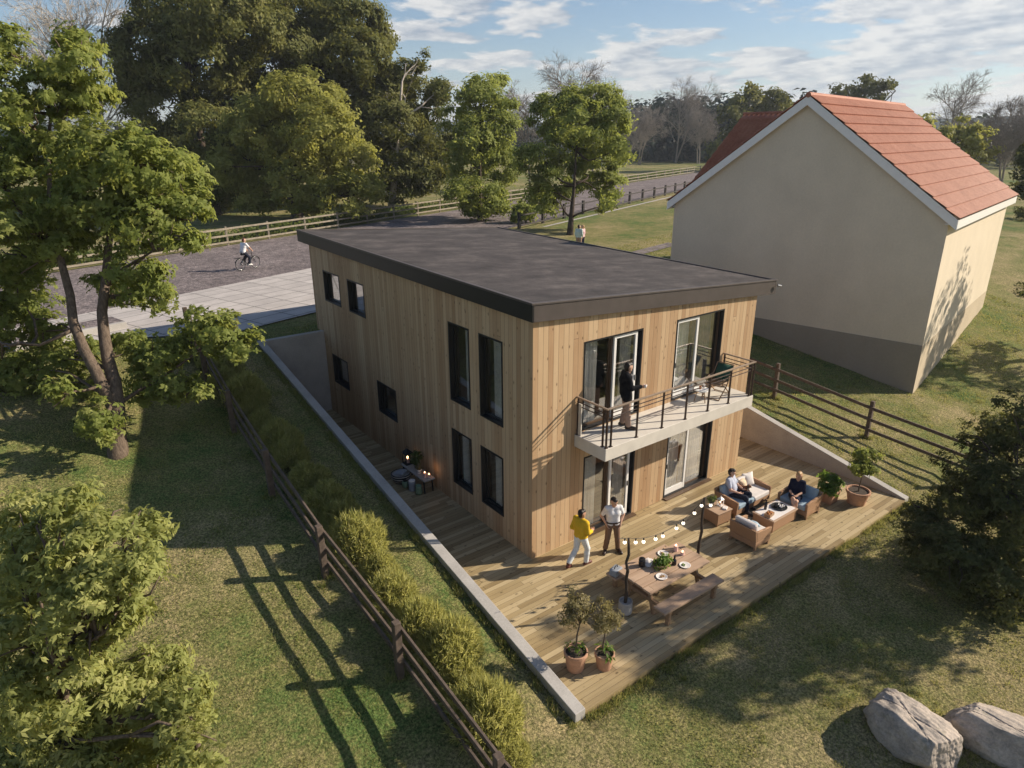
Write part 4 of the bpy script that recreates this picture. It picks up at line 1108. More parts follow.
# far wood on a low ridge, with hills behind
def ridge(name, label, dist, az0, az1, h, seed, mat):
    V = []; Fs = []; n = 160
    for i in range(n + 1):
        az = R(az0 + (az1 - az0) * i / n)
        hh = h * (.7 + .5 * mnoise.noise(Vector((i * .035 + seed, 0, 0))) + .2 * mnoise.noise(Vector((i * .16, seed, 0))))
        for j, (dd, f) in enumerate(((0, 0), (.06, .55), (.16, .9), (.3, 1.0), (.6, 0))):
            d = dist * (1 + dd)
            V.append((cam.location.x + d * math.sin(az), cam.location.y + d * math.cos(az), 2.0 + hh * f + (2 * mnoise.noise(Vector((i * .3, j, seed))) if 0 < j < 4 else 0)))
    for i in range(n):
        for j in range(4): a = i * 5 + j; Fs.append((a, a + 1, a + 6, a + 5))
    o = np_mesh(name, V, Fs, mat, smooth=True); tag(o, label, 'hills', kind='structure')
MT['hill'] = simple('far_wooded_hill', (0.030, 0.046, 0.040), 1.0, 0.4, 0.06, 0, 0.0)
MT['meadow'] = simple('far_meadow', (0.12, 0.13, 0.05), 1.0, 0.3, 0.05, 0, 0.0)
ridge('hills', 'low dark wooded hills along the horizon', 900, -20, 95, 42, 3.0, 'hill')
ridge('hills', 'pale blue hills far beyond the wood', 2100, -20, 95, 85, 9.0, 'hill')
rng = np.random.default_rng(77)
wood = []
for i in range(420):
    az = R(rng.uniform(46, 62)); d = rng.uniform(225, 330)
    r = rng.uniform(4, 7.5); hgt = rng.uniform(0, 7) if i % 2 else rng.uniform(7, 16)
    wood.append((cam.location.x + d * math.sin(az), cam.location.y + d * math.cos(az), 3.5 + hgt, r))
for i in range(260):
    az = R(rng.uniform(-8, 44)); d = rng.uniform(230, 320)
    r = rng.uniform(4, 7); hgt = rng.uniform(2, 9)
    wood.append((cam.location.x + d * math.sin(az), cam.location.y + d * math.cos(az), 3.5 + hgt, r))
for i in range(240):
    az = R(rng.uniform(62, 88)); d = rng.uniform(200, 320)
    r = rng.uniform(3, 6); hgt = rng.uniform(2, 8)
    wood.append((cam.location.x + d * math.sin(az), cam.location.y + d * math.cos(az), 3.5 + hgt, r))
o = crown('woodland', wood, 'leaf_far', None, (0, 0, 0), 5, sub_r=2.2, dens=1.1, per=12, ln=2.0, wd=1.2, leaflets=1)
tag(o, 'far dark wood seen as one mass behind the field', 'wood', kind='stuff')

# hedge behind the pale road fence
def hedge_mesh(name, label, pts, width, h, mat, seed, n):
    rng = np.random.default_rng(seed); pts = np.array(pts)
    seg = rng.integers(0, len(pts) - 1, n); f = rng.random(n)[:, None]
    p = pts[seg] * (1 - f) + pts[seg + 1] * f
    d = unit(pts[1] - pts[0]); nrm = np.array([-d[1], d[0]])
    off = (rng.random(n) ** 1.0) * width
    p = p + nrm * off[:, None]
    z = th(p[:, 0], p[:, 1]) + h * (rng.random(n) ** .6) * (0.75 + .35 * np.sin(p[:, 0] * 1.7 + p[:, 1]))
    P = np.stack([p[:, 0], p[:, 1], z], 1)
    D = unit(rng.normal(size=P.shape) + (0, 0, .4)); Nn = unit(rng.normal(size=P.shape) * .5 + (0, -.3, 1))
    V, F_, T_ = leaf_arrays(P, D, Nn, rng.uniform(.25, .42, n), rng.uniform(.12, .2, n), rng, rng.random(n))
    b = P[0]
    o = np_mesh(name, V - b, F_, mat, rnd=T_); o.location = b
    return tag(o, label, 'hedge')
hp_ = [(A0 + (A1 - A0) * t) + np.array((-.3, .6)) for t in np.linspace(-1.0, 1, 9)] + [(A1 + (A2 - A1) * t) + np.array((-.3, .6)) for t in np.linspace(0, .9, 9)[1:]]
hedge_mesh('hedge', 'low leafy hedge planted along the back of the pale road fence', hp_, 1.6, 0.85, 'leaf_hedge', 8, 16000)

# juniper like shrubs along the left fence: a few shapes, each plant its own object
def shrub_proto(seed):
    rng = np.random.default_rng(seed); n = 1500
    a = rng.random(n) * 2 * math.pi; rr = np.sqrt(rng.random(n)) * 0.62
    x = rr * np.cos(a); y = rr * np.sin(a) * 1.0
    hz_ = 0.55 * (1 - (rr / .75) ** 2) * rng.uniform(.35, 1.05, n) + .05 * np.sin(x * 9) + .02
    P = np.stack([x, y, np.maximum(hz_, .02)], 1)
    D = unit(np.stack([x * .9, y * .9, .55 + 0 * x], 1) + rng.normal(size=P.shape) * .32)
    Nn = unit(rng.normal(size=P.shape))
    Vs = []; Fs = []; Ts = []; b = 0; tone = rng.random(n)
    for kf in range(5):
        dd = unit(D + rng.normal(size=P.shape) * .42); st = P + D * rng.uniform(0, .10, n)[:, None]
        V, F_, T_ = leaf_arrays(st, dd, unit(rng.normal(size=P.shape) * .5 + np.stack([x, y, .5 + 0 * x], 1)), rng.uniform(.10, .20, n), rng.uniform(.014, .026, n), rng, np.clip(tone * .6 + rng.random(n) * .4, 0, 1))
        Vs.append(V); Fs.append(F_ + b); Ts.append(T_); b += len(V)
    return np.concatenate(Vs), np.concatenate(Fs), np.concatenate(Ts)
protos = [shrub_proto(s) for s in (3, 4, 5)]
pm = [None] * 3
srng = random.Random(4)
ky = -4.6; i = 0
while ky < 14.4:
    fx = np.interp(ky, [-5, -2.5, 3.5, 8, 12, 15], [-4.22, -4.16, -4.2, -4.36, -4.62, -4.75]) + srng.uniform(-.16, .22)
    k3 = i % 3
    if pm[k3] is None: pm[k3] = np_mesh('juniper_shrub', *protos[k3][:2], 'leaf_juniper', rnd=protos[k3][2]); o = pm[k3]
    else: o = pm[k3].copy(); col.objects.link(o)
    sc = srng.uniform(.62, 1.05)
    o.location = (fx, ky, gz(fx, ky)); o.rotation_euler = (0, 0, srng.uniform(0, 6.28)); o.scale = (sc, sc, sc * srng.uniform(1.15, 1.7))
    tag(o, 'spiky yellow green shrub in the row between the wooden fence and the low concrete wall', 'shrub', 'spiky shrubs in a row along the fence')
    ky += srng.uniform(.72, 1.2); i += 1

# grass blades on the near lawn
def grass(n, seed, x0, x1, y0, y1, hgt, wdt):
    rng = np.random.default_rng(seed)
    x = rng.uniform(x0, x1, n); y = rng.uniform(y0, y1, n)
    ok = ~((x > -2.66) & (x < 11.5) & (y > -4.69) & (y < 13.8))
    ok &= ~((x > 0) & (x < 9.1) & (y > 13) & (y < 14.3))
    # keep off paths and the houses
    ok &= ~((y > 15.0 + .27 * np.clip(x, -3, 99) - .1 * 0) & (x > -10.5) & (y > 14.8))
    cph, sph = math.cos(ph), math.sin(ph)
    lx = (x - NP['x']) * cph + (y - NP['y']) * sph; ly = -(x - NP['x']) * sph + (y - NP['y']) * cph
    ok &= ~((lx > -.02) & (lx < Ln) & (ly > 0) & (ly < Wg))
    # inside the picture and near enough, thinner with distance
    d = np.stack([x, y, th(x, y)], 1) - np.array(cam.location)
    m3 = np.array(cam.matrix_world.to_3x3()); q = d @ m3
    dz_ = -q[:, 2]
    ok &= (dz_ > 3) & (np.abs(q[:, 0]) < dz_ * .86) & (np.abs(q[:, 1]) < dz_ * .68)
    ok &= rng.random(n) < np.clip((13.0 / np.maximum(dz_, 1)) ** 1.6, 0, 1)
    x = x[ok]; y = y[ok]; dz_ = dz_[ok]; n = len(x)
    P = np.stack([x, y, th(x, y) - .01], 1)
    D = unit(np.stack([rng.normal(size=n) * .6, rng.normal(size=n) * .6, np.ones(n)], 1))
    s = np.clip(dz_ / 13, .8, 3.0)
    wv_ = np.array([.5 + .5 * mnoise.noise(Vector((a * .45, b * .45, 0))) + .35 * mnoise.noise(Vector((a * 1.9, b * 1.9, 4))) for a, b in zip(x, y)])
    tuft = np.array([max(0, mnoise.noise(Vector((a * 2.3, b * 2.3, 9)))) for a, b in zip(x, y)])
    hh = rng.uniform(.5, 1.2, n) * hgt * np.sqrt(s) * (.75 + 2.6 * tuft ** 2) ; ww = rng.uniform(.7, 1.3, n) * wdt * s
    side = unit(np.cross(D, unit(rng.normal(size=(n, 3)))))
    V = np.stack([P - side * ww[:, None] / 2, P + side * ww[:, None] / 2, P + D * hh[:, None]], 1).reshape(-1, 3)
    tone = np.clip(wv_ * .75 + rng.random(n) * .45 - .1, 0, 1)
    return V, np.arange(3 * n).reshape(n, 3), np.repeat(tone, 3)
V, F_, T_ = grass(1500000, 9, -22, 36, -12, 24, 0.055, 0.015)
o = np_mesh('grass', V, F_, 'blade', rnd=T_)
tag(o, 'short patchy grass growing over the lawn', 'grass', kind='stuff')
def tufts(spots, seed, per=46):
    rng = np.random.default_rng(seed); s = np.repeat(np.array(spots), per, 0); n = len(s)
    x = s[:, 0] + rng.normal(size=n) * s[:, 2]; y = s[:, 1] + rng.normal(size=n) * s[:, 2]
    ok = ~((x > -2.65) & (x < 11.48) & (y > -4.66) & (y < 13.76)); x, y, s = x[ok], y[ok], s[ok]; n = len(x)
    P = np.stack([x, y, th(x, y) - .01], 1); D = unit(np.stack([rng.normal(size=n) * .45, rng.normal(size=n) * .45, np.ones(n)], 1))
    side = unit(np.cross(D, unit(rng.normal(size=(n, 3))))); hh = rng.uniform(.4, 1.15, n) * s[:, 3]
    V = np.stack([P - side * .008, P + side * .008, P + D * hh[:, None]], 1).reshape(-1, 3)
    return V, np.arange(3 * n).reshape(n, 3), np.repeat(np.clip(rng.random(n) * .8 + .1, 0, 1), 3)
rr = random.Random(12); sp_ = []
for _ in range(230): sp_.append((rr.uniform(-2.4, 11.3), -4.72 - abs(rr.gauss(0, .05)), .05, rr.uniform(.08, .17)))
for _ in range(230): sp_.append((-2.70 - abs(rr.gauss(0, .05)), rr.uniform(-4.7, 13), .05, rr.uniform(.08, .2)))
for _ in range(120): sp_.append((11.52 + abs(rr.gauss(0, .05)), rr.uniform(-4.6, 8), .05, rr.uniform(.08, .18)))
for fx, fy in ((-4.93, -5.3), (-5.02, -2.0), (-5.21, 1.29), (-5.25, 4.7), (-5.2, 8.1), (13.98, -1.96), (13.37, 1.48), (12.8, 4.9)):
    for _ in range(7): sp_.append((fx + rr.gauss(0, .12), fy + rr.gauss(0, .12), .05, rr.uniform(.12, .28)))
for _ in range(70): sp_.append((2.3 + rr.gauss(0, .6), -8.8 + rr.gauss(0, .8), .07, rr.uniform(.08, .2)))
for _ in range(70): sp_.append((3.6 + rr.gauss(0, .6), -10.0 + rr.gauss(0, 1.0), .07, rr.uniform(.08, .2)))
for _ in range(420):
    a_, b_ = rr.uniform(-13, 22), rr.uniform(-11, 10)
    if not (-3 < a_ < 12 and b_ > -4.9): sp_.append((a_, b_, rr.uniform(.04, .12), rr.uniform(.07, .15)))
V, F_, T_ = tufts(sp_, 3)
o = np_mesh('tall_grass', V, F_, 'blade', rnd=T_)
tag(o, 'longer grass tufts along the deck edge, walls, posts and boulders', 'grass', kind='stuff')

# ------------------------------------------------------------------ boulders
def boulder(label, c, half, rz, seed, tilt=0.0):
    bm = bmesh.new(); bmesh.ops.create_icosphere(bm, subdivisions=6, radius=1)
    rr = random.Random(seed)
    cuts = [(Vector((rr.gauss(0, 1), rr.gauss(0, 1), rr.gauss(0, .8))).normalized(), rr.uniform(.60, .86)) for _ in range(11)] + [(Vector((.12, -.1, 1)).normalized(), .62)]
    cracks = [(Vector((1, .35, .1)).normalized(), -.12), (Vector((.3, 1, -.2)).normalized(), .42), (Vector((-.8, .5, .2)).normalized(), .38)]
    for v in bm.verts:
        p = v.co.copy()
        for nn, dd in cuts:
            e = p.dot(nn) - dd
            if e > 0: p -= nn * e * .92
        crack = min(abs((p + Vector((.06 * mnoise.noise(p * 4), 0, 0))).dot(nn) - dd) for nn, dd in cracks)
        p += p.normalized() * (.045 * mnoise.fractal(p * 2.6 + Vector((seed, 0, 0)), 1.0, 2.0, 7) + .02 * mnoise.noise(p * 11) - .06 * max(0, .022 - crack) / .022)
        v.co = Vector((p.x * half[0], p.y * half[1], p.z * half[2]))
    me = bpy.data.meshes.new('boulder'); bm.to_mesh(me); bm.free(); me.materials.append(MT['rock'])
    for p in me.polygons: p.use_smooth = True
    o = link('boulder', me); o.location = c; o.rotation_euler = (tilt, 0, rz)
    return tag(o, label, 'rock')
boulder('squat grey boulder, left of the pair at the lower right corner', (2.30, -8.78, -.02), (.60, 1.05, .72), R(-12), 3)
boulder('long grey boulder, right of the pair at the lower right corner', (3.62, -9.98, -.05), (.58, 1.40, .62), R(14), 8)

# ------------------------------------------------------------------ potted plants
def pot_mesh(r, h, t, square=False):
    m = MB()
    if square: m.add([(-r * .8, -r * .8, 0), (r * .8, -r * .8, 0), (r * .8, r * .8, 0), (-r * .8, r * .8, 0), (-r, -r, h), (r, -r, h), (r, r, h), (-r, r, h), (-r * .86, -r * .86, h), (r * .86, -r * .86, h), (r * .86, r * .86, h), (-r * .86, r * .86, h), (-r * .8, -r * .8, h - .06), (r * .8, -r * .8, h - .06), (r * .8, r * .8, h - .06), (-r * .8, r * .8, h - .06)],
                     [(3, 2, 1, 0)] + [(a + i, a + (i + 1) % 4, a + 4 + (i + 1) % 4, a + 4 + i) for a in (0, 4, 8) for i in range(4)] + [(12, 13, 14, 15)])
    else: m.lathe([(r * .72, 0), (r * .94, h * .8), (r * .94, h * .82), (r * 1.04, h * .82), (r * 1.04, h), (r * .9, h), (r * .88, h - .05)], n=28)
    return m
def potted(label, loc, r, h, mat, trunk_h, blobs, leaf, seed, under=None, square=False, cat='potted plant', sub_r=.12, dens=2.2, per=24, ln=.075, wd=.034, name='potted_plant', **kw):
    t = thing(name, label, cat, loc)
    pot_mesh(r, h, .03, square).build('pot', mat, t, smooth=False, bevel=.008)
    q = r * .78 if square else r * .86
    (MB().box(-q, q, -q, q, h - .08, h - .055) if square else MB().lathe([(q, h - .09), (q, h - .045)], n=24)).build('soil', 'soil', t)
    rng = np.random.default_rng(seed)
    if trunk_h:
        m = MB(); top = np.array([rng.normal() * .03, rng.normal() * .03, h + trunk_h])
        pts = limb(m, (0, 0, h - .08), top, .022, .014, rng, .03, 6, 7)
        for b in blobs: limb(m, pts[-1], b[:3], .011, .004, rng, .1, 3, 5)
        m.build('stem', 'bark', t, smooth=True)
    crown('foliage', blobs, leaf, t, (0, 0, 0), seed, sub_r=sub_r, dens=dens, per=per, ln=ln, wd=wd, leaflets=2, **kw)
    if under: crown('underplanting', [(0, 0, h + .03, under)], 'leaf_plant', t, (0, 0, 0), seed + 3, sub_r=.09, dens=2.2, per=7, ln=.13, wd=.05, leaflets=1, up=.9, squash=.6)
    return t
potted('slender olive tree in a terracotta pot, left of the pair near the deck corner', (-1.73, -3.67, .001), .25, .47, 'terracotta', .62,
       [(0, 0, 1.38, .24), (.12, .05, 1.60, .22), (-.14, -.02, 1.62, .20), (.24, -.1, 1.42, .16), (-.02, .1, 1.84, .18), (-.2, .08, 1.40, .15)], 'leaf_olive', 201, .20, cat='potted tree', name='potted_tree', squash=1.0)
potted('slender olive tree in a smaller terracotta pot, right of the pair near the deck corner', (-1.22, -4.02, .001), .21, .40, 'terracotta', .6,
       [(0, 0, 1.22, .2), (.15, .03, 1.34, .19), (-.13, .02, 1.42, .18), (.05, .08, 1.60, .17), (.26, .0, 1.16, .13), (-.2, -.05, 1.22, .13)], 'leaf_olive', 211, .18, cat='potted tree', name='potted_tree', squash=1.0)
potted('small leafy green tree in a wide terracotta tub at the deck corner', (9.83, -3.8, .001), .34, .46, 'terracotta', .5,
       [(0, 0, 1.25, .32), (.26, .0, 1.34, .27), (-.28, .05, 1.32, .27), (.05, .12, 1.62, .27), (.12, -.2, 1.18, .22), (-.15, .1, 1.72, .18), (.3, -.1, 1.6, .2)], 'leaf_green', 221, cat='potted tree', name='potted_tree', ln=.085, wd=.05, dens=2.2)
potted('bushy bright green plant in a square brown pot beside the armchair', (9.25, -3.2, .001), .24, .40, 'terracotta', 0,
       [(0, 0, .60, .27), (-.22, -.08, .52, .19), (.1, .1, .76, .22), (-.2, .12, .56, .17), (.18, -.05, .6, .2)], 'leaf_plant', 231, square=True, ln=.12, wd=.07, dens=2.2, per=14)

# ------------------------------------------------------------------ picnic table
t = thing('picnic_table', 'brown wooden picnic table with a bench fixed along each long side', 'table', (1.75, -3.06, .001), R(-1))
tt = MB()
for i in range(4): tt.box(-1.08 + .012 * (i % 2), 1.06 + .02 * ((i * 3) % 2), -.535 + i * .27, -.535 + i * .27 + .25, .70, .755)
tt.build('tabletop', 'tablewood', t, bevel=.008)
MB().box(-1.06, 1.08, -.99, -.64, .395, .455).build('bench', 'tablewood', t, bevel=.01)
MB().box(-1.06, 1.08, .60, .95, .395, .455).build('bench', 'tablewood', t, bevel=.01)
for x in (-.82, .82):
    f = MB().bar((x, -.46, .0), (x, -.24, .70), .09, .07, (1, 0, 0)).bar((x, .42, .0), (x, .22, .70), .09, .07, (1, 0, 0))
    f.box(x - .045, x + .045, -.97, .93, .30, .393).box(x - .04, x + .04, -.5, .5, .62, .699)
    f.box(x - .045, x + .045, -.95, -.85, 0, .299).box(x - .045, x + .045, .80, .90, 0, .299)
    f.build('frame', 'rawwood', t, bevel=.006)
TZ = .757
def plate(label, x, y, kind):
    p = thing('plate', label, 'plate', (x, y, TZ))
    MB().lathe([(.06, 0), (.075, .004), (.135, .018), (.14, .024), (.13, .021), (.07, .008)], n=28).build('dish', 'ceramic', p, smooth=True)
    r = random.Random(int(x * 99)); m = MB()
    for _ in range(5): m.ball((r.uniform(-.05, .05), r.uniform(-.05, .05), .026), r.uniform(.016, .03), 6, .7)
    m.build('food', kind, p, smooth=True)
plate('white plate of food by the front edge of the picnic table', 1.34, -3.32, 'food')
plate('white plate of food nearest the right end of the picnic table', 2.15, -3.36, 'salad')
plate('white plate of food on the far side of the green bowl', 2.10, -2.70, 'food')
b = thing('planter_bowl', 'dark bowl of green leaves in the middle of the picnic table', 'bowl', (1.70, -3.03, TZ))
m = MB().lathe([(.10, 0), (.19, .06), (.22, .12), (.205, .12), (.17, .07)], n=26)
m.v = [(x * 1.35, y * .8, z) for x, y, z in m.v]; m.build('bowl', 'rawwood', b, smooth=True)
crown('leaves', [(-.11, 0, .14, .14), (.12, 0, .15, .14), (0, .02, .16, .13)], 'leaf_plant', b, (0, 0, 0), 301, sub_r=.07, dens=3.0, per=16, ln=.065, wd=.045, leaflets=1)
j = thing('storage_jar', 'dark lidded jar at the left end of the picnic table', 'jar', (1.30, -2.72, TZ))
MB().lathe([(.07, 0), (.085, .02), (.085, .17), (.07, .19)], n=20).build('body', 'darkglass', j, smooth=False)
MB().lathe([(.075, .191), (.075, .215), (.02, .22), (.02, .24)], n=20).build('lid', 'black', j)
nk = MB(); rr = random.Random(2); n = 14
vs = []; 
for i in range(n):
    for k2 in range(n):
        u, v = i / (n - 1) - .5, k2 / (n - 1) - .5
        vs.append((u * .34 * (1 - .3 * abs(v)), v * .3, .012 + .075 * max(0, 1 - 2.6 * (u * u + v * v) * 2) + .03 * mnoise.noise(Vector((u * 7, v * 7, 1)))))
nk.add(vs, [(i * n + k2, i * n + k2 + 1, (i + 1) * n + k2 + 1, (i + 1) * n + k2) for i in range(n - 1) for k2 in range(n - 1)])
o = nk.build('napkin', 'cushionwhite', smooth=True); o.location = (1.52, -2.74, TZ); o.modifiers.new('s', 'SOLIDIFY').thickness = .006
tag(o, 'crumpled white napkin beside the dark jar on the picnic table', 'napkin')
bt = thing('sauce_bottle', 'small dark bottle right of the green bowl on the picnic table', 'bottle', (1.97, -3.17, TZ))
MB().lathe([(.05, 0), (.055, .02), (.055, .13), (.022, .18), (.022, .215)], n=18).build('body', 'darkglass', bt, smooth=False)
MB().lathe([(.025, .2155), (.025, .25)], n=14).build('cap', 'black', bt)
def candle(label, loc, r, h, mat='candlewax', flame=True):
    c = thing('candle', label, 'candle', loc)
    MB().lathe([(r, 0), (r, h), (r * .85, h), (r * .8, h - .008)], n=18).build('wax', mat, c)
    MB().ball((0, 0, h + .022), .014, 8, 1.7).build('flame', 'flame' if flame else 'ceramic', c, smooth=True)
candle('pink candle at the far right end of the picnic table, farther of two', (2.47, -2.80, TZ), .055, .15)
candle('pink candle at the far right end of the picnic table, nearer of two', (2.46, -3.02, TZ), .05, .09)
sc = MB().tube([(-.16, 0, .008), (0, .01, .012), (.16, 0, .008)], [.006, .009, .006], 6).ball((.2, 0, .012), .03, 8, .35)
o = sc.build('serving_spoon', 'rawwood', smooth=True); o.location = (2.22, -2.58, TZ); o.rotation_euler = (0, 0, .3)
tag(o, 'brown serving spoon lying behind the far plate on the picnic table', 'spoon')
cr = thing('bench_crate', 'grey bag on the far bench end of the picnic table', 'bag', (.86, -2.28, .458), R(12))
MB().obox((0, 0, .09), (.15, .11, .09)).build('body', 'bluegrey', cr, bevel=.03)
MB().tube([(-.07, 0, .17), (-.05, 0, .25), (.05, 0, .25), (.07, 0, .17)], .012, 6).build('strap', 'black', cr)

# ------------------------------------------------------------------ string lights
def pole(label, base, top, seed, bucket):
    t = thing('light_pole', label, 'pole', base)
    rng = np.random.default_rng(seed); pts = []
    for i in range(10):
        f = i / 9; pts.append((f * (top[0] - base[0]) + rng.normal() * .016, f * (top[1] - base[1]) + rng.normal() * .016, (.06 if bucket else 0) + f * (top[2] - (.06 if bucket else 0))))
    MB().tube(pts, [.045 - .016 * i / 9 + rng.uniform(-.004, .004) for i in range(10)], 9).build('pole', 'darkbark', t, smooth=True)
    if bucket:
        MB().lathe([(.15, 0), (.165, .03), (.165, .33), (.145, .33), (.145, .28)], n=24).build('base', 'concrete', t, bevel=.01)
P1T, P2T = (.40, -3.04, 2.08), (3.20, -3.0, 2.12)
pole('crooked dark pole in a round concrete foot at the near end of the picnic table', (.44, -3.04, .001), P1T, 5, True)
pole('crooked dark light pole behind the far end of the picnic table', (3.12, -3.02, .001), P2T, 6, False)
t = thing('string_lights', 'string of round warm bulbs hung between the two crooked poles', 'string lights', P1T)
cord = []
a, b = Vector(P1T), Vector(P2T)
def sag(f): return a + (b - a) * f - Vector((0, 0, .36 * 4 * f * (1 - f) * (1 if 0 <= f <= 1 else .6))) 
for i in range(-3, 26): cord.append(sag(i / 24) - a)
cord.append(Vector((3.55, -3.0, 1.86)) - a)
MB().tube([tuple(p) for p in cord], .006, 5).build('cord', 'black', t)
for f in (-.045, .09, .19, .345, .44, .62, .71, .86, .955, 1.06):
    p = sag(f) - a if f < 1.01 else Vector((3.46, -3.0, 1.93)) - a
    MB().tube([(p.x, p.y, p.z), (p.x, p.y, p.z - .07)], .016, 8).build('socket', 'black', t)
    MB().ball((p.x, p.y, p.z - .108), .042, 10).build('bulb', 'bulb', t, smooth=True)

# ------------------------------------------------------------------ lounge set
def cushion(m, c, h, rx=0, rz=0): return m.obox(c, h, rz, rx)
def seat_unit(label, cat, name, loc, rz, w, d, seats, colour, n_legs=4):
    """faces +Y of its own frame; wicker shell with cushions"""
    t = thing(name, label, cat, loc, rz)
    MB().box(-w / 2, w / 2, -d / 2, d / 2 - .02, .10, .26).build('base', 'wicker', t, bevel=.012)
    MB().add([(-w / 2, -d / 2, .261), (w / 2, -d / 2, .261), (w / 2, -d / 2 + .06, .261), (-w / 2, -d / 2 + .06, .261), (-w / 2, -d / 2 - .08, .66), (w / 2, -d / 2 - .08, .66), (w / 2, -d / 2 - .02, .66), (-w / 2, -d / 2 - .02, .66)],
             [(0, 1, 2, 3), (4, 5, 6, 7), (0, 1, 5, 4), (1, 2, 6, 5), (2, 3, 7, 6), (3, 0, 4, 7)]).build('backrest', 'wicker', t, bevel=.012)
    for s in (-1, 1):
        x = s * (w / 2 - .035)
        MB().add([(x - .035, -d / 2 + .061, .261), (x + .035, -d / 2 + .061, .261), (x + .035, d / 2 - .02, .261), (x - .035, d / 2 - .02, .261),
                  (x - .035, -d / 2 + .0, .60), (x + .035, -d / 2 + .0, .60), (x + .035, d / 2, .52), (x - .035, d / 2, .52)],
                 [(3, 2, 1, 0), (4, 5, 6, 7), (0, 1, 5, 4), (1, 2, 6, 5), (2, 3, 7, 6), (3, 0, 4, 7)]).build('armrest', 'wicker', t, bevel=.012)
        for yy in (-d / 2 + .05, d / 2 - .08): MB().box(x - .03, x + .03, yy - .03, yy + .03, 0, .10).build('leg', 'rawwood', t)
    cw = (w - .15) / seats
    for i in range(seats):
        cx = -w / 2 + .075 + cw * (i + .5)
        MB().box(cx - cw / 2 + .005, cx + cw / 2 - .005, -d / 2 + .08, d / 2 - .005, .262, .42).build('seat_cushion', colour[i], t, bevel=.035)
        cushion(MB(), (cx, -d / 2 + .125, .585), (cw / 2 - .008, .07, .185), R(12)).build('back_cushion', colour[i], t, bevel=.04)
    return t
def pillow(label, loc, rx, rz, s, mat):
    bm = bmesh.new(); bmesh.ops.create_cube(bm, size=1); bmesh.ops.subdivide_edges(bm, edges=bm.edges, cuts=7, use_grid_fill=True)
    for v in bm.verts:
        x, y, z = v.co * 2; e = (1 - abs(x) ** 3) * (1 - abs(z) ** 3)
        v.co = Vector((x * s * (1 - .10 * (1 - abs(z)) ** 1.0 * abs(x)), y * (.012 + .085 * e), z * s * (1 - .10 * (1 - abs(x)) * abs(z))))
    me = bpy.data.meshes.new('pillow'); bm.to_mesh(me); bm.free(); me.materials.append(MT[mat])
    for p in me.polygons: p.use_smooth = True
    o = link('pillow', me); o.location = loc; o.rotation_euler = (rx, 0, rz)
    return tag(o, label, 'pillow')
seat_unit('two seat wicker sofa with one shade tinted and one white seat', 'sofa', 'wicker_sofa', (6.95, -1.72, .001), R(180), 1.72, .80, 2, ('cushionwhite', 'cushionshade'))
seat_unit('wicker armchair with white cushions seen from behind, nearest the picnic table', 'armchair', 'wicker_armchair', (5.42, -3.03, .001), R(-90), .84, .72, 1, ('cushionwhite',))
seat_unit('wicker armchair with shade tinted blue cushions where the woman sits', 'armchair', 'wicker_armchair', (8.02, -2.92, .001), R(90), .98, .76, 1, ('cushionshade',))
pillow('plump white pillow at the right end of the sofa', (7.45, -1.50, .63), R(-22), R(-14), .21, 'cushionwhite')
pillow('cream pillow leaning in the middle of the sofa', (7.13, -1.54, .60), R(-26), R(22), .18, 'fur_cream')
pillow('striped grey pillow lying in the front armchair', (5.42, -3.08, .56), R(60), R(-70), .18, 'cushionshade')
t = thing('coffee_table', 'long low wicker coffee table with a pale top between sofa and armchairs', 'table', (6.80, -2.90, .001))
MB().box(-.59, .59, -.335, .335, .06, .385).build('body', 'wicker', t, bevel=.012)
MB().box(-.62, .62, -.36, .36, .386, .42).build('top', 'tablewood', t, bevel=.008)
MB().box(-.56, .56, -.30, .30, .4205, .428).build('glass_top', 'ceramic', t)
for x in (-.52, .52):
    for y in (-.27, .27): MB().box(x - .03, x + .03, y - .03, y + .03, 0, .06).build('foot', 'rawwood', t)
tr = thing('serving_tray', 'round dark tray with small cups on the coffee table', 'tray', (7.02, -2.88, .430))
MB().lathe([(.20, 0), (.225, .012), (.23, .035), (.218, .035), (.205, .014)], n=30).build('tray', 'black', tr, smooth=False)
for x, y in ((.05, .02), (.09, -.08), (-.02, -.07)): MB().lathe([(.022, .015), (.035, .03), (.04, .075), (.036, .075), (.03, .03)], (x, y, 0), 16).build('cup', 'ceramic', tr, smooth=True)
MB().lathe([(.05, .015), (.06, .07), (.035, .11), (.02, .12)], (-.09, .06, 0), 16).build('teapot', 'darkglass', tr, smooth=True)
bk = thing('fruit_crate', 'small wooden crate of fruit on the coffee table', 'crate', (6.36, -2.98, .430), R(8))
m = MB()
for z in (.01, .06):
    m.box(-.13, .13, -.09, -.08, z, z + .04).box(-.13, .13, .08, .09, z, z + .04).box(-.14, -.13, -.09, .09, z, z + .04).box(.13, .14, -.09, .09, z, z + .04)
m.box(-.13, .13, -.08, .08, 0, .01); m.build('crate', 'rawwood', bk)
fr_ = MB(); rr = random.Random(9)
for _ in range(9): fr_.ball((rr.uniform(-.1, .1), rr.uniform(-.055, .055), .07 + rr.uniform(0, .03)), .035, 8)
fr_.build('fruit', simple('orange_fruit', (0.52, 0.20, 0.05), .5, .4, 9), bk, smooth=True)
bt = thing('wine_bottle', 'dark wine bottle standing on the coffee table', 'bottle', (6.60, -2.70, .430))
MB().lathe([(.04, 0), (.042, .01), (.042, .19), (.017, .25), (.017, .315)], n=18).build('body', 'darkglass', bt, smooth=False)
MB().lathe([(.0175, .316), (.0175, .335)], n=12).build('cork', 'rawwood', bt)

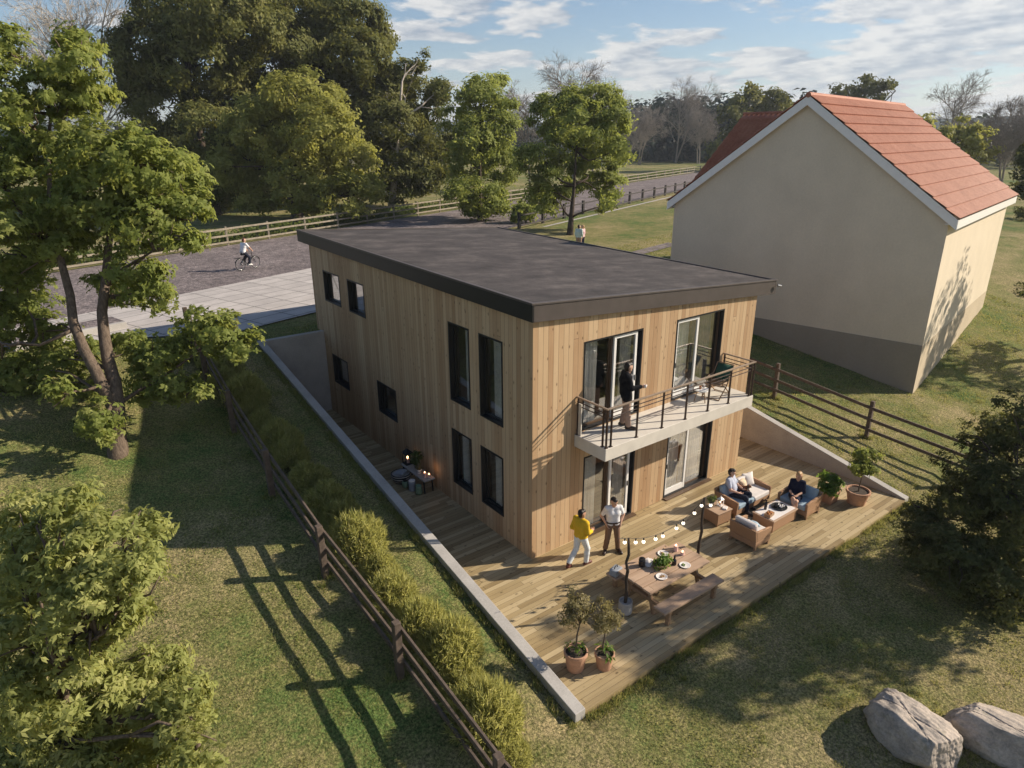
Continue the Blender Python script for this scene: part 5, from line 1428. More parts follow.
t = thing('side_table', 'square wicker side table holding a plant and lantern, left of the sofa', 'table', (5.55, -1.80, .001), R(-4))
MB().box(-.29, .29, -.29, .29, .06, .42).build('body', 'wicker', t, bevel=.012)
MB().box(-.31, .31, -.31, .31, .421, .45).build('top', 'tablewood', t, bevel=.008)
for x in (-.24, .24):
    for y in (-.24, .24): MB().box(x - .025, x + .025, y - .025, y + .025, 0, .06).build('foot', 'rawwood', t)
potted('small green plant in a grey pot on the square side table', (5.50, -1.62, .4515), .075, .12, 'concrete', 0, [(0, 0, .2, .11), (.05, .03, .26, .08), (-.06, 0, .22, .08)], 'leaf_hedge', 241, sub_r=.05, per=8, ln=.06, wd=.03)
def lantern(label, loc, s, mat):
    l = thing('lantern', label, 'lantern', loc)
    m = MB().box(-.08 * s, .08 * s, -.08 * s, .08 * s, 0, .02 * s)
    for x in (-.07, .07):
        for y in (-.07, .07): m.box((x - .008) * s, (x + .008) * s, (y - .008) * s, (y + .008) * s, .0205 * s, .22 * s)
    m.box(-.08 * s, .08 * s, -.08 * s, .08 * s, .2205 * s, .235 * s); m.build('frame', mat, l)
    MB().add([(-.09 * s, -.09 * s, .236 * s), (.09 * s, -.09 * s, .236 * s), (.09 * s, .09 * s, .236 * s), (-.09 * s, .09 * s, .236 * s), (0, 0, .33 * s)], [(3, 2, 1, 0), (0, 1, 4), (1, 2, 4), (2, 3, 4), (3, 0, 4)]).build('cap', mat, l)
    MB().lathe([(.035 * s, .021 * s), (.035 * s, .11 * s)], n=14).build('candle', 'candlewax', l)
    MB().ball((0, 0, .135 * s), .015 * s, 8, 1.6).build('flame', 'flame', l, smooth=True)
    m = MB().tube([(-.03 * s, 0, .32 * s), (0, 0, .38 * s), (.03 * s, 0, .32 * s)], .006 * s, 6).build('handle', mat, l)
    return l
lantern('white lantern on the square side table', (5.70, -1.78, .4515), .9, 'white')
o = MB().box(-.09, .09, -.065, .065, 0, .025).box(-.085, .085, -.06, .062, .0255, .045).build('book', 'ceramic', None, bevel=.003)
o.location = (5.66, -1.98, .4515); o.rotation_euler = (0, 0, .4); tag(o, 'two pale books lying on the square side table', 'book')

# ------------------------------------------------------------------ bench on the shaded side
t = thing('plank_bench', 'narrow plank bench on the shaded deck beneath the long wall', 'bench', (-.36, 5.55, .001))
MB().box(-.20, .20, -.78, .78, .45, .50).build('seat', 'concrete', t, bevel=.008)
for y in (-.68, .68):
    for x in (-.15, .15): MB().box(x - .02, x + .02, y - .02, y + .02, 0, .449).build('leg', 'black', t)
lantern('tall dark lantern at the far end of the plank bench', (-.36, 6.20, .502), 1.7, 'black')
potted('dark green leafy plant in a grey pot on the plank bench', (-.28, 5.72, .502), .11, .18, 'bluegrey', 0, [(0, 0, .34, .2), (.02, .12, .40, .14), (-.03, -.12, .34, .14), (0, 0, .5, .13)], 'leaf_hedge', 251, sub_r=.08, per=10, ln=.09, wd=.04)
potted('small pale flowering plant in a white pot on the plank bench', (-.40, 5.36, .502), .09, .15, 'ceramic', 0, [(0, 0, .22, .1), (.05, .05, .27, .08), (-.05, -.03, .25, .07)], 'leaf_olive', 261, sub_r=.05, per=8, ln=.06, wd=.035)
candle('lit candle on the near end of the plank bench, taller of two', (-.40, 5.00, .502), .045, .16)
candle('lit candle on the near end of the plank bench, shorter of two', (-.30, 4.90, .502), .045, .11)
lamp_d = bpy.data.lights.new('candle_light', 'POINT'); lamp_d.energy = 0.35; lamp_d.color = (1, .5, .2); lamp_d.shadow_soft_size = .03
lo = bpy.data.objects.new('candle_light', lamp_d); col.objects.link(lo); lo.location = (-.22, 4.93, .74)
bs = thing('basket', 'dark striped round basket on the deck at the far end of the plank bench', 'basket', (-.72, 6.05, .001))
m = MB().lathe([(.22, 0), (.31, .16), (.33, .32), (.30, .33), (.28, .2)], n=26); m.build('basket', 'black', bs, smooth=True)
for z, r in ((.08, .272), (.18, .318), (.27, .329)): MB().lathe([(r, z), (r + .006, z + .008), (r + .006, z + .03), (r, z + .038)], n=26).build('stripe', 'concrete', bs)
pillow('dark folded blanket stuffed in the striped basket', (-.72, 6.05, .34), R(78), R(30), .2, 'bluegrey')
cn = thing('milk_can', 'blue grey enamel can with a white lid in front of the plank bench', 'can', (-.72, 5.30, .001))
MB().lathe([(.10, 0), (.115, .02), (.115, .30), (.09, .34)], n=22).build('body', 'bluegrey', cn, smooth=False)
MB().lathe([(.105, .341), (.105, .37), (.03, .385)], n=22).build('lid', 'ceramic', cn)
jg = thing('jug', 'green enamel jug on the deck in front of the plank bench', 'jug', (-.66, 4.98, .001))
MB().lathe([(.10, 0), (.12, .10), (.09, .24), (.10, .30), (.088, .30), (.08, .24)], n=22).build('body', 'greenenamel', jg, smooth=True)
MB().tube([(0, .08, .27), (0, .17, .25), (0, .18, .16), (0, .11, .10)], .012, 7).build('handle', 'greenenamel', jg, smooth=True)
vs_ = thing('storage_jar', 'squat dark green jar between the striped basket and the enamel can', 'jar', (-.80, 5.62, .001))
MB().lathe([(.08, 0), (.11, .10), (.10, .20), (.07, .23)], n=20).build('body', 'greenenamel', vs_, smooth=True)
MB().lathe([(.072, .231), (.072, .25), (.02, .26)], n=20).build('lid', 'black', vs_)

MT['bamboo'] = simple('bamboo_slats', (0.34, 0.22, 0.12), .6, .2, 20)
# ------------------------------------------------------------------ balcony furniture
t = thing('folding_chair', 'bamboo folding lounge chair with green canvas on the balcony', 'chair', (6.78, -.50, 3.302), R(100))
for s in (-.27, .27):
    MB().tube([(s, .42, .0), (s, .0, .33), (s, -.42, .92)], .018, 8).build('frame', 'rawwood', t, smooth=True)
    MB().tube([(s * .9, -.36, .0), (s * .9, .0, .32), (s * .9, .34, .42)], .018, 8).build('frame', 'rawwood', t, smooth=True)
    MB().tube([(s, -.22, .62), (s, .1, .60), (s, .28, .56)], .018, 8).build('armrest', 'rawwood', t, smooth=True)
    MB().tube([(s, .22, .57), (s * .95, .22, .40)], .014, 8).build('arm_support', 'rawwood', t, smooth=True)
for p in ((.34, .42), (-.36, .02), (.42, .02)): MB().tube([(-.26, p[0], p[1]), (.26, p[0], p[1])], .015, 8).build('crossbar', 'rawwood', t, smooth=True)
MB().tube([(-.27, -.42, .92), (.27, -.42, .92)], .018, 8).build('crossbar', 'rawwood', t, smooth=True)
vs = []; 
prof = [(-.41, .90), (-.30, .68), (-.18, .47), (-.05, .37), (.12, .36), (.33, .42)]
for y, z in prof: vs += [(-.24, y, z), (.24, y, z)]
for nm, mt_, lo_, hi_ in (('back_sling', 'bluefur', 0, 2), ('seat_sling', 'bamboo', 2, 5)):
    o = MB().add(vs[2 * lo_:2 * hi_ + 2], [(2 * i, 2 * i + 1, 2 * i + 3, 2 * i + 2) for i in range(hi_ - lo_)]).build(nm, mt_, t, smooth=True); o.modifiers.new('s', 'SOLIDIFY').thickness = .012
t = thing('stool_table', 'small round white table with wooden legs on the balcony', 'table', (5.98, -.52, 3.302))
MB().lathe([(.22, .36), (.235, .37), (.235, .385), (.22, .395)], n=28).build('top', 'white', t)
for k in range(3):
    a_ = k * 2.094 + .4; MB().tube([(.11 * math.cos(a_), .11 * math.sin(a_), .362), (.19 * math.cos(a_), .19 * math.sin(a_), 0)], .014, 8).build('leg', 'rawwood', t)
g_ = MB().lathe([(.03, 0), (.035, .09), (.031, .09), (.028, .01)], n=16).build('glass', simple('amber_drink', (0.45, 0.16, 0.03), .2, .1), None, smooth=True); g_.location = (5.94, -.50, 3.698)
tag(g_, 'amber glass on the small round balcony table', 'glass')
g_ = MB().lathe([(.028, 0), (.032, .12), (.028, .12), (.025, .01)], n=16).build('glass', 'ceramic', None, smooth=True); g_.location = (6.07, -.53, 3.698)
tag(g_, 'tall pale glass on the small round balcony table', 'glass')

# ------------------------------------------------------------------ people: one continuous body surface per figure
def surface_nets(D, org, h):
    ins = D < 0
    nx, ny, nz = D.shape
    c = [ins[dx:nx - 1 + dx, dy:ny - 1 + dy, dz:nz - 1 + dz] for dx in (0, 1) for dy in (0, 1) for dz in (0, 1)]
    s = sum(q.astype(np.int8) for q in c)
    act = (s > 0) & (s < 8)
    ii = np.argwhere(act)
    idx = -np.ones(act.shape, np.int32); idx[act] = np.arange(len(ii))
    acc = np.zeros((len(ii), 3)); cnt = np.zeros(len(ii))
    corners = [np.array((dx, dy, dz)) for dx in (0, 1) for dy in (0, 1) for dz in (0, 1)]
    val = np.stack([D[tuple((ii + k).T)] for k in corners], 1)
    for a in range(8):
        for b in range(a + 1, 8):
            if np.abs(corners[a] - corners[b]).sum() != 1: continue
            m = (val[:, a] < 0) != (val[:, b] < 0)
            t = val[:, a] / np.where(m, val[:, a] - val[:, b], 1)
            p = ii + corners[a] + (corners[b] - corners[a]) * t[:, None]
            acc[m] += p[m]; cnt[m] += 1
    V = acc / cnt[:, None] * h + org
    Fs = []
    for ax in range(3):
        sl0 = [slice(None)] * 3; sl1 = [slice(None)] * 3
        sl0[ax] = slice(0, -1); sl1[ax] = slice(1, None)
        ch = ins[tuple(sl0)] != ins[tuple(sl1)]
        e = np.argwhere(ch)
        u, v = [(1, 2), (2, 0), (0, 1)][ax]
        ok = (e[:, u] > 0) & (e[:, v] > 0) & (e[:, u] < D.shape[u] - 1) & (e[:, v] < D.shape[v] - 1)
        e = e[ok]
        du = np.zeros(3, int); du[u] = 1; dv = np.zeros(3, int); dv[v] = 1
        q = np.stack([idx[tuple((e - du - dv).T)], idx[tuple((e - dv).T)], idx[tuple(e.T)], idx[tuple((e - du).T)]], 1)
        flip = ~ins[tuple(e.T)]
        q[flip] = q[flip][:, ::-1]
        Fs.append(q)
    return V, np.concatenate(Fs)

def sdf_mesh(name, prims, h, mat, parent, k=0.025):
    """union of rounded cones (p0, p1, r0, r1[, k]) blended smoothly"""
    A = np.array([[*p[0], p[2]] for p in prims] + [[*p[1], p[3]] for p in prims])
    lo = (A[:, :3] - A[:, 3:]).min(0) - 3 * h; hi = (A[:, :3] + A[:, 3:]).max(0) + 3 * h
    n = np.ceil((hi - lo) / h).astype(int) + 1
    D = np.full(n, 0.2, np.float32)
    gx_, gy_, gz_ = [lo[i] + h * np.arange(n[i]) for i in range(3)]
    for p in prims:
        a = np.array(p[0], float); b = np.array(p[1], float); r0, r1 = p[2], p[3]; kk = p[4] if len(p) > 4 else k
        pad = max(r0, r1) + kk + 3 * h
        i0 = np.maximum(0, ((np.minimum(a, b) - pad - lo) / h).astype(int)); i1 = np.minimum(n, ((np.maximum(a, b) + pad - lo) / h).astype(int) + 2)
        X = np.stack(np.meshgrid(gx_[i0[0]:i1[0]], gy_[i0[1]:i1[1]], gz_[i0[2]:i1[2]], indexing='ij'), -1)
        ab = b - a; l2 = max((ab ** 2).sum(), 1e-9)
        t = np.clip(((X - a) @ ab) / l2, 0, 1)
        d = np.linalg.norm(X - a - t[..., None] * ab, axis=-1) - (r0 + (r1 - r0) * t)
        s = D[i0[0]:i1[0], i0[1]:i1[1], i0[2]:i1[2]]
        hh = np.clip(0.5 + 0.5 * (s - d) / kk, 0, 1)
        D[i0[0]:i1[0], i0[1]:i1[1], i0[2]:i1[2]] = s + (d - s) * hh - kk * hh * (1 - hh)
    V, F_ = surface_nets(D, lo, h)
    return np_mesh(name, V, F_, mat, parent, smooth=True)

def v3(*a): return np.array(a, float)
def stand(**kw):
    J = dict(pel=v3(0, 0, .95), chest=v3(0, -.01, 1.27), neck=v3(0, -.01, 1.45), head=v3(0, .02, 1.60), face=v3(0, 1, 0),
             shL=v3(-.185, -.01, 1.405), elL=v3(-.235, -.03, 1.12), wrL=v3(-.235, .05, .88), hdL=v3(-.05, .2, -1),
             shR=v3(.185, -.01, 1.405), elR=v3(.235, -.03, 1.12), wrR=v3(.235, .05, .88), hdR=v3(.05, .2, -1),
             hpL=v3(-.095, 0, .90), knL=v3(-.11, .02, .49), anL=v3(-.12, -.02, .085), ftL=v3(-.13, .14, .035),
             hpR=v3(.095, 0, .90), knR=v3(.11, .02, .49), anR=v3(.12, -.02, .085), ftR=v3(.13, .14, .035))
    for k_, v_ in kw.items(): J[k_] = np.array(v_, float)
    return J
def nrmv(v): v = np.array(v, float); return v / np.linalg.norm(v)
def hand(wr, d, palm):
    d = nrmv(d); palm = nrmv(np.array(palm) - d * np.dot(palm, d)); s = np.cross(d, palm); P = []
    for o in (-.022, 0, .022): P.append((wr + s * o * .6, wr + d * .085 + s * o, .017, .015, .012))
    for i, (o, l) in enumerate(((-.031, .066), (-.0105, .078), (.0105, .073), (.031, .056))):
        a = wr + d * .088 + s * o; b = a + nrmv(d + palm * .35 + s * o * 3) * l * .55; c = b + nrmv(d + palm * 1.1) * l * .45
        P += [(a, b, .0098, .009, .004), (b, c, .009, .0078, .004)]
    a = wr + d * .03 - s * .026; b = a + nrmv(d * .7 - s * .8 + palm * .3) * .045; c = b + nrmv(d + palm * .4 - s * .2) * .032
    P += [(a, b, .013, .0105, .006), (b, c, .0105, .009, .004)]
    return P
def head_prims(J):
    c = J['head']; f = nrmv(J['face']); u = nrmv(v3(0, 0, 1) - f * f[2]); s = np.cross(f, u)
    P = [(c + u * .035 - f * .025, c + u * .03 + f * .012, .094, .088), (c + f * .015 + u * .0, c + f * .035 - u * .075, .072, .044),
         (c + f * .088 + u * .012, c + f * .108 - u * .028, .010, .015, .012), (c + f * .02 - u * .05 + s * .03, c + f * .02 - u * .05 - s * .03, .045, .045)]
    for q in (-1, 1): P.append((c + s * q * .086 + u * .018 - f * .01, c + s * q * .086 - u * .022 - f * .01, .016, .012, .008))
    return P
def torso(J, e=0.0, female=False):
    sx = nrmv(J['hpR'] - J['hpL']); sc = nrmv(J['shR'] - J['shL']); pel, ch, nk = J['pel'], J['chest'], J['neck']
    w = pel * .5 + ch * .5; wr = .088 if female else .102
    P = []
    for q in (-1, 1):
        P += [(pel + sx * q * .075, w + sx * q * .055, .108 + e, wr + e, .05), (w + sx * q * .055, ch + sc * q * .075, wr + e, .112 + e, .05),
              (ch + sc * q * .075, nk * .65 + ch * .35 + sc * q * .08, .112 + e, .07 + e, .05)]
    P += [(J['shL'], J['shR'], .060 + e, .060 + e, .05)]
    if female:
        fw = np.cross(v3(0, 0, 1), sc) * 1.0
        for q in (-1, 1): P.append((ch + sc * q * .07 + fw * .07, ch + sc * q * .07 + fw * .085 - v3(0, 0, .02), .06 + e, .055 + e, .03))
    return P
def arm(J, sd, e=0.0, frac=2.0):
    a, b, c = J['sh' + sd], J['el' + sd], J['wr' + sd]; P = []
    if frac <= 1: return [(a, a + (b - a) * frac, .058 + e, .050 + e - .006 * frac)]
    P.append((a, b, .056 + e, .043 + e)); f = frac - 1
    P.append((b, b + (c - b) * f, .043 + e, .043 + e - .013 * f)); return P
def leg(J, sd, e=0.0, frac=2.0):
    a, b, c = J['hp' + sd], J['kn' + sd], J['an' + sd]
    if frac <= 1: return [(a, a + (b - a) * frac, .092 + e, .092 + e - .03 * frac)]
    f = frac - 1
    return [(a, b, .092 + e, .060 + e), (b, b + (c - b) * min(.35, f), .060 + e, .058 + e), (b + (c - b) * .35, b + (c - b) * max(f, .36), .058 + e, .058 + e - .022 * f)]
def foot(J, sd, e=0.0):
    a, t = J['an' + sd], J['ft' + sd]; heel = a + (a - t) * .28; heel[2] = min(a[2], t[2] + .02)
    return [(a, heel, .040 + e, .034 + e), (heel, t, .036 + e, .036 + e), (a, a * .4 + t * .6, .040 + e, .036 + e), (t, t + nrmv(t - a) * .04, .036 + e, .028 + e)]
def person(label, loc, rz, J, skin='skin', top=None, top_len=1.9, sleeve=.75, top_e=.014, pants=None, pants_len=1.9, shoes=None, hair='hair_dark', long_hair=False, female=False, h=.010, scale=1.0, jacket=None, group=None, belt=None, skirt=None):
    t = thing('person', label, 'person', loc, rz, group); t.scale = (scale,) * 3
    P = torso(J, 0, female) + [(J['chest'] + (J['neck'] - J['chest']) * .6, J['head'] - v3(0, 0, .05), .062, .054)] + head_prims(J)
    for sd in 'LR':
        P += arm(J, sd) + leg(J, sd) + foot(J, sd, -.004)
        pal = np.cross(nrmv(J['hd' + sd]), v3(0, 1, 0)) * (1 if sd == 'L' else -1) + v3(0, .3, .0) if 'pm' + sd not in J else J['pm' + sd]
        P += hand(J['wr' + sd], J['hd' + sd], pal)
    body = sdf_mesh('body', P, h, skin, t)
    c = J['head']; f = nrmv(J['face']); u = nrmv(v3(0, 0, 1) - f * f[2]); s = np.cross(f, u)
    H = [(c + u * .058 - f * .035, c + u * .075 + f * .020, .090, .074), (c + u * .01 - f * .050, c - u * .03 - f * .050, .084, .066)]
    if long_hair: H += [(c - f * .05, c - f * .055 - u * .16, .075, .05), (c + s * .06 - f * .03, c + s * .065 - u * .12 - f * .03, .045, .03), (c - s * .06 - f * .03, c - s * .065 - u * .12 - f * .03, .045, .03)]
    sdf_mesh('hair', H, h, hair, t, .02)
    for q in (-1, 1):
        p = c + f * .091 + s * q * .034 + u * .016; MB().ball(tuple(p), .011, 8).build('eye', 'eye', body, smooth=True)
    p = c + f * .084 - u * .052; MB().tube([tuple(p - s * .022 - f * .006), tuple(p), tuple(p + s * .022 - f * .006)], [.005, .008, .005], 6).build('mouth', 'lip', body, smooth=True)
    if top:
        T_ = torso(J, top_e, female)
        for sd in 'LR': T_ += arm(J, sd, top_e - .002, sleeve)
        if top_len > 2: T_ += [(J['hpL'], J['hpL'] + (J['knL'] - J['hpL']) * (top_len - 2), .10 + top_e, .10 + top_e), (J['hpR'], J['hpR'] + (J['knR'] - J['hpR']) * (top_len - 2), .10 + top_e, .10 + top_e)]
        sdf_mesh('top', T_, h, top, t)
    if jacket:
        T_ = []
        for q in torso(J, .034, female): T_.append(q)
        fw = np.cross(v3(0, 0, 1), nrmv(J['shR'] - J['shL']))
        T_ = [(a - fw * .022, b - fw * .022, r0, r1, *k_) for a, b, r0, r1, *k_ in T_]
        for sd in 'LR': T_ += arm(J, sd, .022, 1.95) + [(J['hp' + sd], J['hp' + sd] + (J['kn' + sd] - J['hp' + sd]) * .16, .125, .125)]
        sdf_mesh('jacket', T_, h, jacket, t)
        fp_ = J['chest'] + fw * .128
        MB().add([tuple(J['neck'] + fw * .125 - v3(.055, 0, .03)), tuple(J['neck'] + fw * .125 + v3(.055, 0, -.03)), tuple(J['pel'] + fw * .158 + v3(.012, 0, .12)), tuple(J['pel'] + fw * .158 + v3(-.012, 0, .12)), tuple(J['chest'] + fw * .158 + v3(.05, 0, .0)), tuple(J['chest'] + fw * .158 - v3(.05, 0, 0))], [(0, 1, 4, 5), (5, 4, 2, 3)]).build('shirt_front', 'c_white', t).modifiers.new('s', 'SOLIDIFY').thickness = .012
    if pants:
        Q = []
        sx = nrmv(J['hpR'] - J['hpL'])
        for sd in 'LR': Q += leg(J, sd, .017, pants_len)
        Q += [(J['pel'] - sx * .07, J['pel'] + sx * .07, .118, .118), (J['hpL'], J['hpR'], .11, .11)]
        if pants_len > 1.5: Q = [q if i != 2 and i != 5 else (q[0], q[1], q[2], q[3] + .016) for i, q in enumerate(Q)]
        sdf_mesh('trousers' if pants_len > 1.2 else 'shorts', Q, h, pants, t)
    if belt: 
        p = J['pel'] + v3(0, 0, .045); m = MB()
        el = [(p[0] + .214 * math.cos(a), p[1] + .146 * math.sin(a), p[2]) for a in np.linspace(0, 2 * math.pi, 33)]
        for a, b in zip(el[:-1], el[1:]): m.bar(a, b, .012, .04)
        m.build('belt', belt, t)
    if shoes:
        for sd in 'LR': sdf_mesh('shoe', foot(J, sd, .010), h, shoes, t, .02)
    return t

# man on the balcony, jacket, cup held forward
J = stand(face=(-.40, 1, -.08), elR=(.25, .06, 1.14), wrR=(.20, .30, 1.17), hdR=(-.1, 1, .15), pmR=(-1, 0, .2), elL=(-.26, -.04, 1.12), wrL=(-.22, .08, .87),
          knL=(-.11, .03, .49), anL=(-.13, -.05, .085), ftL=(-.15, .11, .035), anR=(.13, .06, .085), ftR=(.16, .21, .035))
person('man in a dark jacket and beige trousers standing on the balcony with a cup', (2.80, -.50, 3.302), R(-124), J, top='c_white', sleeve=.5, jacket='c_black', pants='c_beige', shoes='shoe_dark', scale=1.07)
m4 = Matrix.Translation((2.80, -.50, 3.302)) @ Matrix.Rotation(R(-124), 4, 'Z')
p = m4 @ (Vector((.175, .415, 1.175)) * 1.07)
c_ = thing('cup', 'white cup in the hand of the man on the balcony', 'cup', (p.x, p.y, p.z - .05))
MB().lathe([(.025, 0), (.04, .03), (.042, .09), (.037, .09), (.033, .02)], n=18).build('body', 'ceramic', c_, smooth=True)
MB().tube([(.04, 0, .075), (.07, 0, .065), (.07, 0, .035), (.038, 0, .025)], .006, 6).build('handle', 'ceramic', c_, smooth=True)

# man in the yellow sweater walking along the wall
J = stand(face=(.25, 1, -.05), elL=(-.25, -.08, 1.13), wrL=(-.22, .10, .98), hdL=(.1, .9, .1), elR=(.25, .0, 1.13), wrR=(.18, .22, 1.06), hdR=(-.3, .9, .1),
          knL=(-.10, -.06, .50), anL=(-.11, -.36, .16), ftL=(-.12, -.26, .045), knR=(.10, .17, .50), anR=(.11, .12, .085), ftR=(.12, .28, .035), hpL=(-.095, -.01, .90))
person('man in a yellow sweater and pale trousers walking on the deck by the wall corner', (.86, -.98, .001), R(-84), J, skin='skinwarm', top='c_yellow', sleeve=1.95, top_e=.024, pants='c_pale', shoes='shoe_red', scale=.965)
# man in the white polo shirt
J = stand(face=(-.45, 1, -.22), elL=(-.31, -.08, 1.14), wrL=(-.20, .06, .95), hdL=(.35, .35, -.9), elR=(.31, -.08, 1.14), wrR=(.20, .06, .95), hdR=(-.35, .35, -.9),
          knL=(-.14, .03, .49), anL=(-.19, -.02, .085), ftL=(-.24, .13, .035), knR=(.14, .03, .49), anR=(.18, -.02, .085), ftR=(.24, .12, .035))
person('man in a white polo shirt and brown trousers standing by the lower left glass door', (1.96, -1.05, .001), R(150), J, top='c_white', sleeve=.72, top_e=.018, pants='c_brown', shoes='shoe_dark', belt='shoe_dark', scale=.97)

# seated man on the sofa (faces the coffee table)
def sit(**kw):
    b = dict(pel=(0, -.02, .53), chest=(0, -.15, .83), neck=(0, -.18, 1.01), head=(0, -.14, 1.17), face=(0, 1, -.1),
             shL=(-.185, -.17, .965), elL=(-.24, -.06, .70), wrL=(-.17, .17, .66), hdL=(.4, .8, -.1), shR=(.185, -.17, .965), elR=(.24, -.06, .70), wrR=(.17, .17, .66), hdR=(-.4, .8, -.1),
             hpL=(-.095, .0, .51), knL=(-.13, .43, .50), anL=(-.13, .40, .085), ftL=(-.14, .55, .035), hpR=(.095, .0, .51), knR=(.13, .43, .50), anR=(.13, .40, .085), ftR=(.14, .55, .035))
    b.update(kw); return stand(**b)
J = sit(face=(-.5, 1, -.15), elL=(-.22, .0, .70), wrL=(-.12, .18, .68), elR=(.25, -.05, .70), wrR=(.16, .18, .63),
        knL=(-.16, .42, .53), anL=(-.20, .46, .085), ftL=(-.22, .61, .035), knR=(.14, .42, .52), anR=(.16, .50, .085), ftR=(.20, .65, .035))
person('man in a pale tee and dark jeans sitting on the shade tinted end of the sofa', (6.60, -1.62, .001), R(196), J, top='c_greyblue', sleeve=.7, top_e=.016, pants='c_denim', shoes='shoe_dark', scale=.97)
d_ = thing('puppy', 'small brown and cream puppy curled beside the man on the sofa', 'dog', (6.86, -1.76, .56), R(200))
sdf_mesh('body', [(v3(0, -.10, .06), v3(0, .06, .08), .075, .07), (v3(0, .06, .09), v3(0, .13, .16), .05, .05), (v3(0, .14, .18), v3(0, .19, .17), .05, .03),
                  (v3(-.04, .08, .03), v3(-.05, .16, .0), .025, .02), (v3(.04, .08, .03), v3(.05, .16, .0), .025, .02), (v3(-.06, -.1, .03), v3(-.07, -.02, .0), .035, .02), (v3(.06, -.1, .03), v3(.07, -.02, .0), .035, .02),
                  (v3(0, -.17, .08), v3(.06, -.22, .12), .016, .010)], .008, 'fur_brown', d_)
sdf_mesh('chest_patch', [(v3(0, .085, .06), v3(0, .13, .10), .045, .045), (v3(0, .19, .163), v3(0, .205, .158), .026, .022)], .008, 'fur_cream', d_)
for s in (-1, 1): sdf_mesh('ear', [(v3(s * .042, .125, .215), v3(s * .062, .125, .165), .016, .022)], .007, 'black', d_)

# woman in the armchair, legs crossed
J = sit(face=(.25, 1, -.18), elL=(-.22, -.03, .70), wrL=(-.06, .20, .66), elR=(.22, -.03, .70), wrR=(.08, .20, .64),
        knL=(-.07, .43, .54), anL=(-.06, .44, .11), ftL=(-.05, .58, .05), knR=(.03, .42, .61), anR=(-.06, .55, .26), ftR=(-.06, .68, .20), shL=(-.165, -.17, .95), shR=(.165, -.17, .95))
person('blond woman in a navy top and shorts sitting in the armchair with shade tinted cushions', (7.90, -2.86, .001), R(114), J, top='c_navy', sleeve=1.2, top_e=.013, pants='c_navy', pants_len=.7, shoes='shoe_dark', hair='hair_blond', long_hair=True, female=True, scale=.95)

# couple behind the house
J = stand(face=(.5, 1, -.05), wrL=(-.22, .12, .9), wrR=(.20, .14, .95))
person('dark haired person in a pale shirt, left of the couple beyond the flat roof', (21.30, 21.72, gz(21.3, 21.7) + .02), R(-60), J, top='c_mint', sleeve=1.9, top_e=.02, pants='c_beige', shoes='shoe_dark', h=.016)
J = stand(face=(-.5, 1, -.05), wrL=(-.22, .12, .9), wrR=(.20, .14, .95))
person('fair haired person in a pink cardigan, right of the couple beyond the flat roof', (21.85, 21.95, gz(21.8, 22.) + .02), R(20), J, top='c_pink', sleeve=1.9, top_e=.02, pants='c_navy', shoes='shoe_dark', hair='hair_blond', long_hair=True, female=True, h=.016, scale=.96)

# cyclist and bicycle (both face +Y of their frame)
cy_loc = Vector((1.60, 28.83, gz(1.6, 28.83) + .035)); cy_rz = R(-66)
bk = thing('bicycle', 'dark city bicycle ridden along the gravel road', 'bicycle', cy_loc, cy_rz)
for yy in (-.53, .55):
    tyre = MB(); n = 36; vs = []; fs = []
    def ring(Rr, rr_, m_):
        vs = []; fs = []
        for i in range(n):
            a = 2 * math.pi * i / n
            for k2 in range(8):
                b2 = 2 * math.pi * k2 / 8; q = Rr + rr_ * math.cos(b2)
                vs.append((rr_ * math.sin(b2), yy + q * math.cos(a), .345 + q * math.sin(a)))
        for i in range(n):
            for k2 in range(8): fs.append((i * 8 + k2, i * 8 + (k2 + 1) % 8, ((i + 1) % n) * 8 + (k2 + 1) % 8, ((i + 1) % n) * 8 + k2))
        return m_.add(vs, fs)
    wh = ring(.325, .02, MB()).build('wheel', 'rubber', bk, smooth=True)
    ring(.302, .010, MB()).build('rim', 'steel', wh, smooth=True)
    sp = MB()
    for k2 in range(16):
        a = 2 * math.pi * k2 / 16; sp.tube([(.02 * (-1) ** k2, yy, .345), (0, yy + .3 * math.cos(a), .345 + .3 * math.sin(a))], .0022, 4)
    sp.tube([(-.05, yy, .345), (.05, yy, .345)], .022, 8); sp.build('spokes', 'steel', wh)
fr = MB()
bb_, st_, hd_ = (0, -.06, .30), (0, -.22, .78), (0, .36, .82)
for a, b in ((bb_, st_), (st_, (0, .36, .74)), (bb_, (0, .38, .68)), ((.05, -.53, .345), bb_), ((-.05, -.53, .345), bb_), ((.04, -.53, .345), (0, -.21, .74)), ((-.04, -.53, .345), (0, -.21, .74))): fr.tube([a, b], .017, 8)
fr.build('frame', 'darkglass', bk)
MB().tube([(0, .35, .95), (0, .39, .68)], .018, 8).tube([(.055, .41, .64), (.055, .55, .345)], .012, 8).tube([(-.055, .41, .64), (-.055, .55, .345)], .012, 8).tube([(-.06, .41, .64), (.06, .41, .64)], .014, 8).build('fork', 'darkglass', bk)
MB().tube([(-.28, .20, 1.02), (-.2, .32, 1.04), (0, .35, .98), (.2, .32, 1.04), (.28, .20, 1.02)], .013, 8).build('handlebar', 'steel', bk, smooth=True)
MB().tube([(0, -.22, .78), (0, -.25, .90)], .013, 8).build('seat_post', 'steel', bk)
sdf_mesh('saddle', [(v3(0, -.36, .92), v3(0, -.14, .925), .06, .025), (v3(-.05, -.34, .92), v3(.05, -.34, .92), .045, .045)], .01, 'rubber', bk)
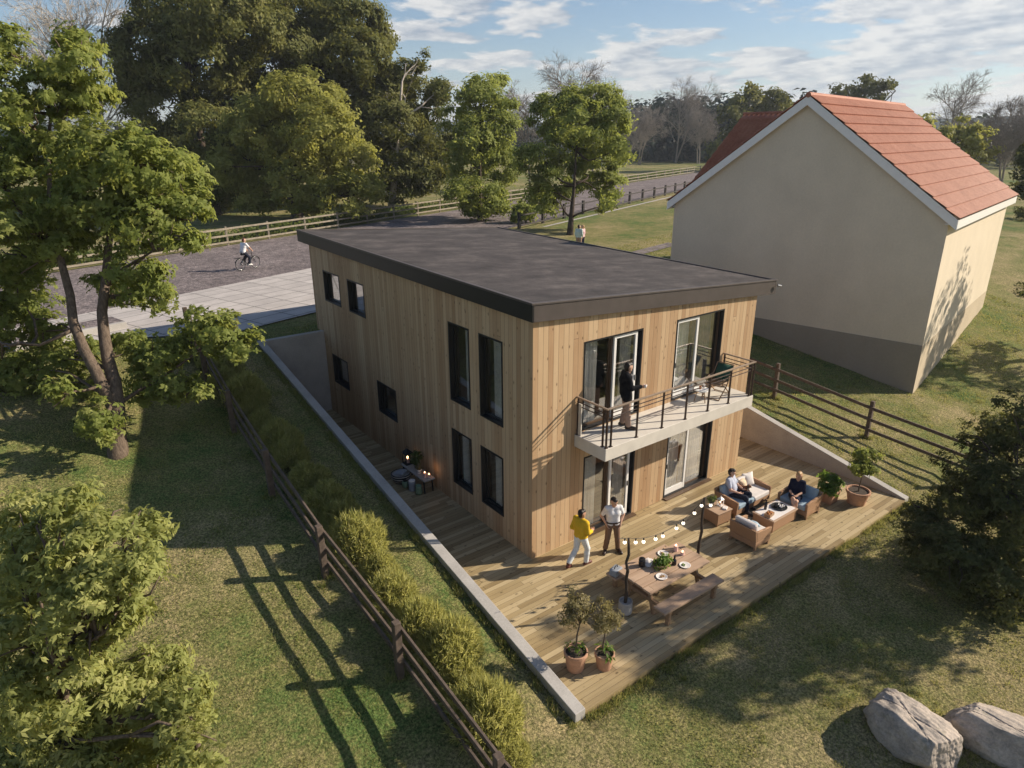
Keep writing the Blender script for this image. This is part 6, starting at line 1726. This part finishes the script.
MB().tube([(.07, -.06, .30), (.075, .06, .22)], .010, 6).tube([(-.07, -.06, .30), (-.075, -.18, .38)], .010, 6).box(.075, .17, .03, .09, .205, .225).box(-.17, -.075, -.21, -.15, .37, .39).tube([(-.07, -.06, .30), (.07, -.06, .30)], .02, 8).build('crank', 'steel', bk)
g2 = MB().lathe([(.09, -.004), (.09, .004)], n=24); g2.v = [(z + .05, x - .06, y + .30) for x, y, z in g2.v]; g2.build('chainring', 'steel', bk)
fd = MB()
for yy in (-.53, .55):
    pts = [(0, yy + .37 * math.cos(a), .345 + .37 * math.sin(a)) for a in np.linspace(.3, 2.8, 12)]
    for a, b in zip(pts[:-1], pts[1:]): fd.bar(a, b, .05, .006, (0, (a[1] - yy), a[2] - .345))
fd.build('mudguard', 'darkglass', bk)
MB().box(-.07, .07, -.86, -.42, .735, .75).build('luggage_rack', 'black', bk)
J = stand(pel=(0, -.24, 1.05), chest=(0, -.13, 1.36), neck=(0, -.09, 1.53), head=(0, -.04, 1.68), face=(.1, 1, -.05),
          shL=(-.185, -.10, 1.49), elL=(-.25, .06, 1.28), wrL=(-.25, .22, 1.10), hdL=(.1, .5, -.6), shR=(.185, -.10, 1.49), elR=(.25, .06, 1.28), wrR=(.25, .22, 1.10), hdR=(-.1, .5, -.6),
          hpL=(-.09, -.22, 1.0), knL=(-.11, .12, .83), anL=(-.12, -.17, .49), ftL=(-.125, -.03, .43), hpR=(.09, -.22, 1.0), knR=(.11, .10, .68), anR=(.12, .03, .33), ftR=(.125, .17, .265))
person('person in a white tee and dark trousers riding the bicycle', cy_loc, cy_rz, J, top='c_white', sleeve=.75, top_e=.016, pants='c_denim', shoes='shoe_white', hair='hair_red', h=.013)

# ------------------------------------------------------------------ thin haze over the whole place
hz = bpy.data.materials.new('pale_haze'); hz.use_nodes = True
hz.node_tree.nodes.clear()
ho = hz.node_tree.nodes.new('ShaderNodeOutputMaterial'); hv = hz.node_tree.nodes.new('ShaderNodeVolumePrincipled')
hv.inputs['Color'].default_value = (0.80, 0.88, 1.0, 1); hv.inputs['Density'].default_value = 0.00030; hv.inputs['Anisotropy'].default_value = 0.2
hz.node_tree.links.new(hv.outputs[0], ho.inputs['Volume'])
o = MB().box(-2700, 2800, -700, 3000, -6, 130).build('haze', hz)
tag(o, 'thin pale haze in the air', 'haze', kind='stuff')
